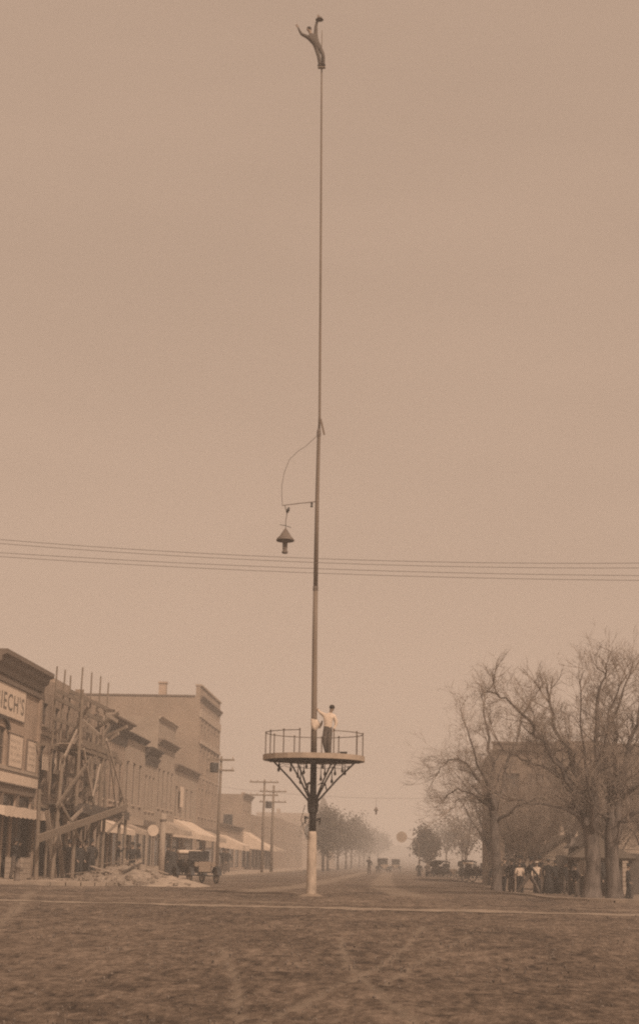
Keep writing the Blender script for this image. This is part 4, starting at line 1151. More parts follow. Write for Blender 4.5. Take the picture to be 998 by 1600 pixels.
# ------------------------------------------------------------------ building site clutter
def heap(name, cx, cy, rx, ry, h, seed, m, lab, cat, sub=30):
    g = np.random.RandomState(seed); mb = MB(); ox, oy = g.rand(2)*50
    n = sub
    for j in range(n+1):
        for i in range(n+1):
            u, v = i/n*2-1, j/n*2-1
            r = math.hypot(u, v)
            p = max(0, 1-r)**0.9
            x, y = cx+u*rx, cy+v*ry
            zz_ = h*p*(0.75+0.55*float(vnoise(x+ox, y+oy, 1.1)))+0.30*p**.5*(float(vnoise(x+ox, y, 2.9))-.4)*h
            mb.v.append((x, y, max(-0.08, zz_-0.05)))
    for j in range(n):
        for i in range(n):
            a = j*(n+1)+i; mb.f.append((a, a+1, a+n+2, a+n+1))
    o = obj(name, mb, m, None, True)
    return tag(o, lab, cat)
heap('rubble_heap', -11.9, 68.6, 2.5, 3.6, 0.95, 3, 'rubble', 'lumpy heap of pale building rubble between scaffold and parked car', 'heap', 44)
heap('sand_heap', -9.9, 68.6, 1.9, 3.2, 0.42, 5, 'sand', 'smooth low heap of pale sand in front of the parked car', 'heap', 36)
g = random.Random(21)
st = MB()
for k in range(320):
    x = -11.9+g.gauss(0, 1.2); y = 68.2+g.gauss(0, 1.8); r = max(0, 1-math.hypot((x+11.9)/2.5, (y-68.6)/3.6)); s = g.uniform(0.03, 0.12)
    zc = 0.8*r+0.05+g.uniform(0, .1)
    a = g.uniform(0, PI); dx, dy = math.cos(a)*s, math.sin(a)*s
    n = len(st.v)
    for zz_ in (-s*.5, s*.5):
        st.v += [(x-dx-dy*.5, y-dy+dx*.5, zc+zz_), (x+dx-dy*.5, y+dy+dx*.5, zc+zz_), (x+dx+dy*.5, y+dy-dx*.5, zc+zz_+s*.2), (x-dx+dy*.5, y-dy-dx*.5, zc+zz_)]
    for f in ((0, 3, 2, 1), (4, 5, 6, 7), (0, 1, 5, 4), (1, 2, 6, 5), (2, 3, 7, 6), (3, 0, 4, 7)): st.f.append(tuple(n+i for i in f))
tag(obj('broken_bricks', st, 'rubble'), 'scattered broken bricks on the rubble heap', 'bricks', kind='stuff')
for k, (dx, dy, a, l_, m_, lab) in enumerate((
        (-1.5, -0.6, 0.3, 0.8, 'timber', 'leftmost broken board sticking out of the rubble heap'),
        (-0.7, -1.1, 2.6, 0.6, 'timber_lt', 'short pale board low on the left slope of the rubble heap'),
        (-0.1, 0.2, 0.15, 1.0, 'timber', 'long board lying across the top of the rubble heap'),
        (0.6, -0.9, 1.0, 0.55, 'timber_dk', 'dark broken board in the middle of the rubble heap'),
        (1.3, -0.2, 2.9, 0.8, 'timber_lt', 'rightmost pale board on the rubble heap beside the sand'))):
    x, y = -11.9+dx, 68.0+dy; z = 0.75*max(0, 1-math.hypot((x+11.9)/2.5, (y-68.6)/3.6))+.3
    tag(obj('broken_board', MB().beam((x-l_*math.cos(a), y-l_*math.sin(a), z-.14), (x+l_*math.cos(a), y+l_*math.sin(a), z+.05+.06*k), .16, .035), m_), lab, 'board', 'broken boards on the rubble heap')
def crate(label, x, y, z, wx, wy, h, rz, m='timber_lt'):
    t = thing('crate', label, 'crate', (0, 0, 0))
    n = 4
    for k in range(n):
        za = h*k/n+0.005; zb = h*(k+1)/n-0.012
        obj('slat', MB().box(-wx/2, wx/2, -wy/2-0.02, -wy/2, za, zb), m, t); obj('slat', MB().box(-wx/2, wx/2, wy/2, wy/2+.02, za, zb), m, t)
        obj('slat', MB().box(wx/2-0.02, wx/2, -wy/2+.001, wy/2-.001, za, zb), m, t); obj('slat', MB().box(-wx/2, -wx/2+.02, -wy/2+.001, wy/2-.001, za, zb), m, t)
    obj('lid', MB().box(-wx/2, wx/2, -wy/2, wy/2, h+.001, h+.02), m, t)
    t.location = (x, y, z); t.rotation_euler = (0, 0, rz)
    return t
crate('pale wooden crate behind the rubble heap', -14.2, 84.2, WALK_Z, 1.0, 0.7, 0.95, 0.2)
crate('small pale crate standing beside the bigger crate behind the rubble heap', -13.2, 84.4, WALK_Z, 0.6, 0.55, 0.6, -0.3)
crate('low wide wooden box at the corner kerb under the shop awning', -17.0, 70.2, WALK_Z, 0.8, 1.6, 0.9, 0.0)

# iron hydrant on the corner
hy = thing('hydrant', 'short iron hydrant on the corner kerb at the far left', 'hydrant', (-15.25, 62.95, WALK_Z))
obj('barrel', MB().lathe([(0.15, 0), (0.15, 0.05), (0.10, 0.07), (0.095, 0.5), (0.12, 0.52), (0.12, 0.56), (0.09, 0.62), (0.05, 0.7), (0.025, 0.72)], (-15.25, 62.95, WALK_Z), 14), 'iron_br', hy, True)
for s in (-1, 1): obj('nozzle', MB().tube([(-15.25+0.09*s, 62.95, WALK_Z+.42), (-15.25+0.2*s, 62.95, WALK_Z+.42)], 0.05, 10), 'iron_br', hy)
obj('cap_nut', MB().lathe([(0.03, 0), (0.03, 0.06)], (-15.25, 62.95, WALK_Z+.72), 6), 'iron_br', hy)

# round white sign on a post, and the thick pale post next to it
rs = thing('round_sign', 'round white disc sign on a dark post behind the rubble heap', 'sign', (-14.2, 91.0, WALK_Z))
obj('post', MB().tube([(-14.2, 91, 0.1), (-14.2, 91, 2.45)], [0.06, 0.045], 8), 'iron_br', rs)
dsk = MB()
for k in range(24):
    a = 2*PI*k/24; dsk.v.append((-14.2+0.33*math.cos(a), 90.88, 2.72+0.33*math.sin(a)))
for k in range(24):
    a = 2*PI*k/24; dsk.v.append((-14.2+0.33*math.cos(a), 90.98, 2.72+0.33*math.sin(a)))
dsk.f = [tuple(range(24)), tuple(range(24, 48))]+[(k, (k+1) % 24, 24+(k+1) % 24, 24+k) for k in range(24)]
obj('disc', dsk, 'sign', rs)
rim = MB().tube([(-14.2+0.345*math.cos(2*PI*k/24), 90.93, 2.72+0.345*math.sin(2*PI*k/24)) for k in range(25)], 0.025, 6)
obj('rim', rim, 'trim', rs)
wp = thing('wooden_post', 'thick pale wooden post with iron band right of the round sign', 'post', (-13.9, 92.6, WALK_Z))
obj('shaft', MB().tube([(-13.9, 92.6, 0.1), (-13.9, 92.6, 2), (-13.88, 92.6, 3.75)], [0.21, 0.19, 0.17], 12), 'timber_lt', wp, True)
obj('band', MB().lathe([(0.2, 0), (0.205, 0.02), (0.205, 0.1), (0.2, 0.12)], (-13.89, 92.6, 3.3), 12), 'iron_br', wp)

# ------------------------------------------------------------------ utility poles
def utility(label, x, y, h, arms, rz=0.0, box=False, r=0.13):
    t = thing('utility_pole', label, 'utility pole', (x, y, WALK_Z), 'utility poles along the left kerb')
    obj('shaft', MB().tube([(x, y, 0.1), (x, y, h*0.5), (x+0.04, y, h)], [r, r*.85, r*.65], 10), 'timber', t, True)
    for z, hw in arms:
        a = obj('crossarm', MB().box(x-hw, x+hw, y-0.16, y-0.07, z-0.06, z+0.06), 'timber', t)
        n = max(2, int(hw*2/0.5))
        for k in range(n):
            xx = x-hw+0.12+(2*hw-0.24)*k/(n-1)
            obj('insulator', MB().lathe([(0.012, 0), (0.03, 0.05), (0.045, 0.09), (0.03, 0.15), (0.01, 0.17)], (xx, y-0.115, z+0.061), 8), 'stone', a)
    if box: obj('transformer', MB().lathe([(0.26, 0), (0.3, 0.04), (0.3, 0.6), (0.27, 0.66)], (x-0.42, y, box), 12), 'iron', t)
    return t
utility('stout utility pole with two crossarms at the right corner of the big brick block', -12.0, 105.0, 8.0, [(7.75, 0.95), (7.05, 0.95)], 0, 6.9, 0.12)
utility('left one of the two telegraph poles standing close together beyond the shops', -12.0, 140.0, 8.3, [(8.05, 1.3), (6.9, 1.3)])
utility('right one of the two telegraph poles, with a transformer, beyond the shops', -12.0, 150.5, 8.3, [(7.7, 1.3), (6.7, 1.3)], 0, 6.1, 0.16)

# ------------------------------------------------------------------ motor cars
def make_car(label, hood_up=True):
    t = thing('parked_car', label, 'car', (0, 0, 0), 'parked motor cars')
    # front towards -y
    bd = MB()
    prof = [(-0.9, 0.62), (-0.86, 0.98), (-0.2, 1.04), (-0.05, 1.12), (0.1, 0.98), (0.6, 0.95), (0.75, 1.12), (1.25, 1.12), (1.35, 0.95), (1.4, 0.6), (1.3, 0.5), (-0.85, 0.5)]
    w0 = [0.36, 0.34, 0.40, 0.5, 0.56, 0.58, 0.58, 0.58, 0.58, 0.56, 0.52, 0.36]
    n = len(prof)
    bd.v = [(-w0[i], y, z) for i, (y, z) in enumerate(prof)]+[(w0[i], y, z) for i, (y, z) in enumerate(prof)]
    bd.f = [tuple(range(n)), tuple(range(n, 2*n))]+[(i, (i+1) % n, n+(i+1) % n, n+i) for i in range(n)]
    obj('body', bd, 'car', t)
    obj('radiator', MB().box(-0.30, 0.30, -0.97, -0.905, 0.55, 1.03), 'nickel', t)
    obj('seat', MB().box(-0.5, 0.5, 0.55, 0.62, 0.96, 1.25).box(-0.5, 0.5, 1.2, 1.27, 1.13, 1.38), 'suit_br', t)
    for s in (-1, 1):
        obj('headlamp', MB().tube([(s*0.42, -0.99, 0.9), (s*0.42, -0.86, 0.9), (s*0.42, -0.8, 0.9)], [0.12, 0.11, 0.04], 12), 'nickel', t)
        obj('running_board', MB().box(min(s*0.55, s*0.78), max(s*0.55, s*0.78), -0.25, 1.0, 0.36, 0.40), 'car', t)
        for y in (-0.75, 1.25):
            pts = [(s*0.68, y+0.45*math.cos(a), 0.36+0.43*math.sin(a)) for a in [R(d) for d in range(15, 176, 20)]]
            m_ = MB()
            for p, q in zip(pts[:-1], pts[1:]):
                m_.poly([(p[0]-0.1, p[1], p[2]), (p[0]+0.1, p[1], p[2]), (q[0]+0.1, q[1], q[2]), (q[0]-0.1, q[1], q[2])])
            fd = obj('fender', m_, 'car', t); so = fd.modifiers.new('t', 'SOLIDIFY'); so.thickness = 0.02
            ring = MB().tube([(s*0.68, y+0.335*math.cos(2*PI*k/20), 0.375+0.335*math.sin(2*PI*k/20)) for k in range(21)], 0.042, 7, False)
            wh = obj('wheel', MB().tube([(s*0.62, y, 0.375), (s*0.74, y, 0.375)], 0.06, 10), 'iron', t)
            obj('tyre', ring, 'tyre', wh)
            for k in range(10):
                a = 2*PI*k/10
                obj('spoke', MB().tube([(s*0.68, y+.05*math.cos(a), 0.375+.05*math.sin(a)), (s*0.68, y+.31*math.cos(a), 0.375+.31*math.sin(a))], 0.014, 4), 'timber', wh)
    for y in (-0.75, 1.25): obj('axle', MB().tube([(-0.62, y, 0.375), (0.62, y, 0.375)], 0.03, 6), 'iron', t)
    ws = obj('windscreen', MB().box(-0.52, -0.49, -0.08, -0.05, 1.1, 1.52).box(0.49, 0.52, -0.08, -0.05, 1.1, 1.52).box(-0.489, 0.489, -0.08, -0.05, 1.48, 1.52), 'iron', t)
    obj('pane', MB().box(-0.488, 0.488, -0.07, -0.065, 1.14, 1.478), 'glass', ws)
    obj('steering_wheel', MB().tube([(-0.25+0.17*math.cos(2*PI*k/16), 0.22+0.07*math.sin(2*PI*k/16), 1.22+0.15*math.sin(2*PI*k/16)) for k in range(17)], 0.014, 5, False), 'suit_bk', t)
    if hood_up:
        tp = MB(); ys = [-0.1, 0.3, 0.9, 1.4]; zs = [1.64, 1.78, 1.8, 1.66]
        for i in range(3):
            tp.poly([(-0.58, ys[i], zs[i]), (0.58, ys[i], zs[i]), (0.58, ys[i+1], zs[i+1]), (-0.58, ys[i+1], zs[i+1])])
        tp.poly([(-0.58, 1.4, 1.66), (0.58, 1.4, 1.66), (0.56, 1.45, 1.2), (-0.56, 1.45, 1.2)])
        for s in (-1, 1):
            tp.poly([(s*0.58, -0.1, 1.64), (s*0.58, 0.3, 1.78), (s*0.59, 0.3, 1.64), (s*0.59, -0.1, 1.54)]); tp.poly([(s*0.58, 0.3, 1.78), (s*0.58, 0.9, 1.8), (s*0.59, 0.9, 1.66), (s*0.59, 0.3, 1.64)]); tp.poly([(s*0.58, 0.9, 1.8), (s*0.58, 1.4, 1.66), (s*0.59, 1.4, 1.3), (s*0.59, 0.9, 1.5)])
        o = obj('folding_top', tp, 'suit_bk', t); so = o.modifiers.new('t', 'SOLIDIFY'); so.thickness = 0.02
        for s in (-1, 1): obj('top_strut', MB().tube([(s*0.56, 0.6, 1.1), (s*0.57, 0.3, 1.74)], 0.014, 5).tube([(s*0.5, -0.06, 1.5), (s*0.56, -0.08, 1.63)], 0.012, 5), 'iron', t)
    else:
        tp = MB().box(-0.6, 0.6, 1.12, 1.55, 1.38, 1.56)
        o = obj('folded_top', tp, 'canvas', t); bv = o.modifiers.new('b', 'BEVEL'); bv.width = 0.07; bv.segments = 3
    return t
car = make_car('dark open motor car with its pale folded top parked by the sand heap', False)
car.location = (-9.55, 75.5, 0.0); car.rotation_euler = (0, 0, R(27))
G4 = 'parked motor cars'
car2 = make_car('dark touring car with raised top, leftmost of the cars parked by the park', True)
car2.location = (4.6, 150.0, -0.28); car2.rotation_euler = (0, 0, R(50))
dup(car2, (7.3, 150.5, -0.2), R(70), 'dark touring car with raised top parked right of its twin by the park', G4)
dup(car, (6.9, 128.0, -0.2), R(60), 'low open car parked nearest under the bare park trees', G4)
dup(car2, (-1.75, 205.0, 0.0), R(10), 'small dark car driving down the middle of the far street', G4)
dup(car2, (-0.2, 230.0, 0.0), R(0), 'smallest dark car far off near the end of the street', G4)

# ------------------------------------------------------------------ lamps hung over the far street
sl = thing('street_lamp', 'small lamp hanging on a wire high over the far street', 'street lamp', (-1.8, 132, 5.4))
obj('hood', MB().lathe([(0.015, 0.36), (0.07, 0.25), (0.2, 0.05), (0.19, 0.0), (0.05, 0.06)], (-1.8, 132, 5.45), 14), 'iron_br', sl)
obj('globe', MB().lathe([(0.05, 0.05), (0.08, -0.08), (0.08, -0.22), (0.04, -0.32), (0.01, -0.33)], (-1.8, 132, 5.45), 12), 'iron_br', sl, True)
obj('hanger', MB().tube([(-1.8, 132, 5.78), (-1.8, 132, 6.5)], 0.012, 5), 'wire', sl)
obj('span_wire', MB().tube([(x, 132, 6.5+0.004*(x+1.8)**2) for x in np.linspace(-17.4, 13, 17)], 0.008, 4), 'wire', sl)
dsn = thing('disc_sign', 'pale round disc on a bracket over the far street by the clipped tree', 'sign', (2.2, 160, 0))
dd = MB()
for yy in (159.95, 160.05):
    for k in range(24):
        a = 2*PI*k/24; dd.v.append((0.45+0.55*math.cos(a), yy, 3.8+0.55*math.sin(a)))
dd.f = [tuple(range(24)), tuple(range(24, 48))]+[(k, (k+1) % 24, 24+(k+1) % 24, 24+k) for k in range(24)]
obj('disc', dd, 'stucco', dsn)
obj('bracket', MB().tube([(1.0, 160, 3.7), (1.9, 160, 3.45), (2.2, 160, 3.0), (2.2, 160, -0.1)], [0.03, 0.035, 0.05, 0.06], 7), 'iron_br', dsn)

# ------------------------------------------------------------------ right side: courthouse, white house, kiosk
GZ = -0.24
def wall_front(Y, x0, x1, z0, z1, ops, rev=0.25):
    m = MB()
    xs = sorted({x0, x1, *[v for o in ops for v in o[:2]]}); zs = sorted({z0, z1, *[v for o in ops for v in o[2:4]]})
    for a, b in zip(xs[:-1], xs[1:]):
        for c, d in zip(zs[:-1], zs[1:]):
            cx, cz = (a+b)/2, (c+d)/2
            if any(o[0] < cx < o[1] and o[2] < cz < o[3] for o in ops): continue
            m.poly([(a, Y, c), (b, Y, c), (b, Y, d), (a, Y, d)])
    for a, b, c, d in ops:
        m.poly([(a, Y, c), (b, Y, c), (b, Y+rev, c), (a, Y+rev, c)]); m.poly([(a, Y, d), (b, Y, d), (b, Y+rev, d), (a, Y+rev, d)])
        m.poly([(a, Y, c), (a, Y, d), (a, Y+rev, d), (a, Y+rev, c)]); m.poly([(b, Y, c), (b, Y, d), (b, Y+rev, d), (b, Y+rev, c)])
    return m
def front_window(root, Y, o, fm='trim', name='window'):
    a, b, c, d = o; fr = 0.08
    wn = obj(name, MB().box(a, a+fr, Y+.12, Y+.2, c, d).box(b-fr, b, Y+.12, Y+.2, c, d).box(a+fr, b-fr, Y+.12, Y+.2, c, c+fr).box(a+fr, b-fr, Y+.12, Y+.2, d-fr, d).box(a+fr, b-fr, Y+.13, Y+.19, (c+d)/2-.03, (c+d)/2+.03), fm, root)
    obj('pane', MB().box(a+.04, b-.04, Y+.17, Y+.19, c+.04, d-.04), 'glass', wn)
    obj('sill', MB().box(a-.1, b+.1, Y-.08, Y+.1, c-.15, c-.003), 'stone', wn)
ct = thing('courthouse', 'large brick courthouse with flat roof seen through the bare trees', 'building', (15, 106, GZ))
cops = []
for z0_, z1_ in ((0.9, 2.9), (4.6, 7.2)):
    for x in (7.6, 9.2): cops.append((x-.55, x+.55, z0_, z1_))
    for x in (15.5, 17.4, 19.3, 21.2, 23.1): cops.append((x-.55, x+.55, z0_, z1_))
obj('front_wall', wall_front(105, 6.55, 24.5, GZ-.1, 9.0, cops), 'brick_dk', ct)
for o in cops: front_window(ct, 105, o)
s = MB()
s.poly([(6.55, 105, GZ), (6.55, 122, GZ), (6.55, 122, 9.0), (6.55, 105, 9.0)]); s.poly([(24.5, 105, GZ), (24.5, 122, GZ), (24.5, 122, 9), (24.5, 105, 9)]); s.poly([(6.55, 122, GZ), (24.5, 122, GZ), (24.5, 122, 9), (6.55, 122, 9)])
obj('side_wall', s, 'brick_dk', ct)
obj('roof', MB().poly([(6.55, 105, 8.7), (24.5, 105, 8.7), (24.5, 122, 8.7), (6.55, 122, 8.7)]), 'roof', ct)
obj('cornice', MB().box(6.35, 24.7, 104.7, 104.997, 8.75, 9.15).box(6.25, 24.8, 104.6, 104.997, 9.152, 9.28), 'trim', ct)
# projecting entrance bay with pale columns
obj('entablature', MB().box(10.5, 13.6, 104.2, 104.59, 7.6, 9.35), 'brick_dk', ct)
obj('entrance_steps', MB().box(10.5, 13.6, 104.2, 104.69, GZ, 0.6), 'stone', ct)
for x in (10.8, 11.75, 12.35, 13.3):
    cl_ = obj('column', MB().lathe([(0.26, 0), (0.26, 0.15), (0.2, 0.2), (0.185, 3), (0.165, 6.5), (0.25, 6.7), (0.25, 6.99)], (x, 104.45, 0.602), 14), 'stone', ct, True)
obj('doorway', MB().box(11.4, 12.7, 104.93, 104.99, 0.65, 3.4), 'dark', ct)
obj('pale_panel', MB().box(11.0, 13.1, 104.94, 104.985, 4.4, 7.3), 'stucco', ct)

wh = thing('white_house', 'small white boarded house with gable half hidden behind the big trunks', 'house', (12, 84, GZ))
def gable_house(root, x0, x1, y0, y1, z1, zp, wm, rm):
    xm = (x0+x1)/2
    m = MB(); nb = 11
    for k in range(nb):
        za = GZ+(z1-GZ)*k/nb; zb = GZ+(z1-GZ)*(k+1)/nb
        obj('board', MB().prism_y([(x0, za), (x0, zb), (x1, zb), (x1, za)], y0-0.03-0.004, y0-0.012) if False else MB().poly([(x0, y0-0.035, za), (x1, y0-0.035, za), (x1, y0-0.01, zb), (x0, y0-0.01, zb)]).poly([(x0, y0-0.035, za), (x1, y0-0.035, za), (x1, y0, za), (x0, y0, za)]), wm, root)
    obj('wall', MB().box(x0, x1, y0, y1, GZ, z1), wm, root)
    for yy in (y0-.02, y1): obj('gable', MB().poly([(x0, yy, z1+.002), (x1, yy, z1+.002), (xm, yy, zp)]), wm, root)
    r = MB()
    for s_, xa in ((-1, x0), (1, x1)):
        r.v += []
        d = Vector((xa-xm, 0, z1-zp)); e_ = d*1.12
        a = (xm, y0-.35, zp+.05); b = (xm, y1+.3, zp+.05); c = (xm+e_.x, y1+.3, zp+.05+e_.z); f = (xm+e_.x, y0-.35, zp+.05+e_.z)
        r.poly([a, b, c, f])
    o = obj('roof', r, rm, root); so = o.modifiers.new('t', 'SOLIDIFY'); so.thickness = 0.09
gable_house(wh, 9.9, 14.6, 84, 91, 2.35, 4.3, 'stucco', 'timber_dk')
obj('window', MB().box(10.5, 11.3, 83.93, 83.96, 0.7, 2.0), 'glass', wh)
obj('door', MB().box(12.2, 13.1, 83.93, 83.96, GZ, 1.9), 'timber_dk', wh)
wh2 = thing('white_shed', 'low white shed with pitched roof left of the big trunks', 'shed', (9.0, 92, GZ))
gable_house(wh2, 8.6, 11.4, 93, 98, 1.9, 2.9, 'stucco', 'roof')
obj('door', MB().box(9.3, 10.2, 92.93, 92.96, GZ, 1.8), 'timber_dk', wh2)

ks = thing('park_kiosk', 'dark open kiosk with low pyramid roof behind the two big trunks', 'kiosk', (9.4, 70.6, zz(70.6)))
kz = zz(70.6)
kr = MB(); kr.v = [(7.55, 68.6, 1.55), (10.35, 68.6, 1.55), (10.35, 72.2, 1.55), (7.55, 72.2, 1.55), (8.95, 70.4, 2.45), (7.62, 68.67, 1.45), (10.28, 68.67, 1.45), (10.28, 72.13, 1.45), (7.62, 72.13, 1.45)]
kr.f = [(0, 1, 4), (1, 2, 4), (2, 3, 4), (3, 0, 4), (0, 1, 6, 5), (1, 2, 7, 6), (2, 3, 8, 7), (3, 0, 5, 8), (5, 6, 7, 8)]
obj('roof', kr, 'roof', ks)
for x in (7.8, 10.1):
    for y in (68.85, 71.95): obj('post', MB().box(x-.07, x+.07, y-.07, y+.07, kz, 1.449), 'timber_dk', ks)
obj('counter', MB().box(8.0, 9.95, 71.7, 71.9, kz, 0.75), 'timber_dk', ks)

# ------------------------------------------------------------------ trees
def tree_geo(seed, trunk, limbs, r0, twig_levels=3, spread=0.75, density=1.0, tw_len=1.4, upw=0.25):
    """trunk: list of (x,y,z,r); limbs: list of polylines [(x,y,z,r)...]; returns (wood MB, twig MB)"""
    g = random.Random(seed); wood = MB(); tw = MB()
    wood.tube([p[:3] for p in trunk], [p[3] for p in trunk], 10)
    def grow(p, d, ln, r, lev):
        pts = [p]; rr = [r]; q = p; dd = d.copy(); n = 3 if lev < 2 else 2
        for k in range(n):
            dd = (dd+Vector((g.gauss(0, .22), g.gauss(0, .22), g.gauss(0, .18)+upw*0.35))).normalized()
            q = q+dd*(ln/n); pts.append(q); rr.append(r*(1-0.75*(k+1)/n))
        (wood if lev == 0 else tw).tube(pts, rr, 5 if lev == 0 else 3, False)
        if lev >= twig_levels: return
        m = int((3 if lev < 2 else 3)*density+g.random())
        for k in range(m):
            t = g.uniform(0.25, 1.0); i = min(int(t*n), n-1); b = pts[i].lerp(pts[i+1], t*n-i)
            nd = (dd+Vector((g.gauss(0, spread), g.gauss(0, spread), g.gauss(0, spread*.7)+upw))).normalized()
            grow(b, nd, ln*g.uniform(.5, .8), max(r*.48, 0.005), lev+1)
    for lb in limbs:
        # smooth the limb with slight wobble
        pts = []; rr = []
        for (a, b) in zip(lb[:-1], lb[1:]):
            for t in (0, 0.34, 0.67):
                pts.append(Vector(a[:3]).lerp(Vector(b[:3]), t)+Vector((g.gauss(0, .08), g.gauss(0, .08), g.gauss(0, .06)))*(1 if t else 0.3)); rr.append((a[3]+(b[3]-a[3])*t)*(0.62 if len(pts) > 3 else 0.9))
        pts.append(Vector(lb[-1][:3])); rr.append(lb[-1][3])
        wood.tube(pts, rr, 7)
        n = len(pts)
        for i in range(2, n):
            d = (pts[i]-pts[i-1]).normalized()
            for k in range(int(2.2*density+g.random())):
                nd = (d*0.8+Vector((g.gauss(0, spread), g.gauss(0, spread), g.gauss(0, spread*.7)+upw))).normalized()
                grow(pts[i].lerp(pts[i-1], g.random()), nd, tw_len*g.uniform(.6, 1.25), max(rr[i]*.36, .010), 0 if rr[i] > .06 else 1)
        d = (pts[-1]-pts[-2]).normalized()
        for k in range(3): grow(pts[-1], (d+Vector((g.gauss(0, .3), g.gauss(0, .3), g.gauss(0, .25)))).normalized(), tw_len, rr[-1]*.9, 1)
    return wood, tw

def tree(label, seed, base, trunk, limbs, group, **kw):
    t = thing('bare_tree', label, 'tree', base, group)
    wd, tw = tree_geo(seed, trunk, limbs, 0, **kw)
    obj('trunk', wd, 'bark', t, True)
    place('crown', tw.mesh('crown'), 'twig', t)
    return t
TG = 'bare trees of the park'
z2 = zz(62)-0.12
tree('big bare tree with long limbs leaning left, left one of the two thick trunks', 31, (7.6, 62, z2),
     [(7.55, 62, z2, .52), (7.57, 62, z2+.2, .41), (7.58, 62, z2+.55, .34), (7.64, 62, 1.2, .30), (7.58, 62, 2.2, .30), (7.56, 62, 2.9, .23), (7.5, 62.1, 3.5, .16)],
     [[(7.6, 62, 1.8, .27), (7.2, 61.8, 3.2, .19), (6.54, 61.5, 4.45, .16), (5.9, 61.2, 5.6, .13), (5.31, 61, 6.44, .11), (4.5, 60.6, 7.2, .07), (3.8, 60.4, 7.7, .04)],
      [(7.62, 62, 1.9, .28), (7.45, 62.3, 3.6, .2), (6.94, 62.6, 5.46, .15), (6.35, 63, 6.5, .11), (6.15, 63.2, 7.6, .06)],
      [(7.64, 62, 1.9, .28), (7.7, 61.7, 4.3, .19), (7.84, 61.4, 6.73, .13), (7.95, 61.2, 8.0, .08), (8.15, 61, 8.6, .04)],
      [(6.54, 61.5, 4.45, .09), (5.7, 61.6, 5.0, .07), (4.9, 61.9, 5.2, .05), (4.0, 62, 5.9, .03)],
      [(7.5, 62, 2.6, .12), (6.6, 61.2, 3.3, .09), (5.5, 60.8, 3.5, .06), (4.6, 60.6, 3.6, .035)],
      [(7.45, 62.3, 3.6, .1), (6.9, 63.4, 4.6, .08), (6.0, 64.2, 6.2, .05), (5.5, 64.8, 7.6, .03)],
      [(7.62, 62, 2.3, .13), (7.3, 60.4, 4.0, .1), (7.0, 59.4, 6.0, .06), (6.9, 58.8, 7.6, .03)]], TG, density=1.05, tw_len=1.15, twig_levels=4)
tree('big bare forked tree at the right picture edge, right one of the two thick trunks', 47, (8.45, 62.2, z2),
     [(8.5, 62.2, z2, .48), (8.47, 62.2, z2+.2, .37), (8.46, 62.2, z2+.55, .31), (8.40, 62.2, 1.2, .27), (8.38, 62.2, 2.2, .27), (8.42, 62.2, 3.0, .21), (8.45, 62.4, 3.8, .15)],
     [[(8.38, 62.2, 1.8, .26), (8.7, 62.1, 3.6, .19), (8.94, 62, 5.0, .15), (9.3, 61.8, 6.4, .12), (9.55, 61.6, 7.3, .09), (9.8, 61.5, 7.9, .04)],
      [(8.38, 62.2, 1.9, .25), (8.42, 62.5, 4.0, .17), (8.6, 62.8, 5.8, .13), (8.85, 63, 7.4, .09), (9.3, 63.2, 8.6, .04)],
      [(8.42, 62.5, 4.0, .12), (8.15, 62.2, 5.6, .1), (8.35, 61.8, 7.2, .07), (8.75, 61.5, 8.2, .035)],
      [(8.7, 62.1, 3.6, .12), (9.6, 61.6, 4.5, .1), (10.5, 61.2, 5.8, .07), (11.1, 61, 7.4, .04)],
      [(8.5, 62.2, 2.8, .12), (9.5, 62.6, 3.3, .09), (10.4, 63, 4.2, .06), (11.4, 63, 5.2, .03)]], TG, density=1.05, tw_len=1.15, twig_levels=4)
z1t = zz(74)-0.12
tree('bare spreading tree with drooping left limbs, left of the two thick trunks', 53, (4.62, 74, z1t),
     [(4.64, 74, z1t, .36), (4.63, 74, 0.1, .26), (4.66, 74, 0.9, .22), (4.58, 74, 2, .21), (4.52, 74, 3.4, .2), (4.47, 74.1, 4.2, .17), (4.46, 74.2, 4.9, .12)],
     [[(4.5, 74, 3.4, .17), (4.1, 73.8, 4.6, .13), (3.4, 73.5, 5.6, .1), (2.8, 73.2, 6.0, .06), (2.3, 73, 5.8, .04), (1.9, 72.8, 5.3, .025)],
      [(4.5, 74, 3.4, .18), (4.45, 74.3, 5.2, .14), (4.36, 74.5, 7.1, .1), (4.1, 74.6, 8.6, .05)],
      [(4.5, 74, 3.5, .17), (5.0, 74.2, 5.2, .13), (5.6, 74.4, 6.8, .09), (6.2, 74.6, 8.6, .05)],
      [(4.4, 74, 3.9, .1), (3.6, 74.6, 4.4, .08), (2.9, 75, 4.7, .05), (2.4, 75.2, 4.4, .03)],
      [(4.5, 74, 3.6, .12), (3.9, 72.8, 5.4, .09), (3.4, 72, 6.6, .06), (3.1, 71.6, 7.4, .03)],
      [(4.55, 74, 3.0, .09), (5.5, 73.4, 3.8, .07), (6.4, 73, 4.2, .05), (7.2, 72.8, 4.6, .03)],
      [(4.4, 74, 4.0, .08), (3.5, 73.2, 4.3, .06), (2.8, 72.6, 4.1, .04), (2.4, 72.2, 3.6, .025)]], TG, density=1.05, tw_len=1.15, twig_levels=4, upw=0.1)
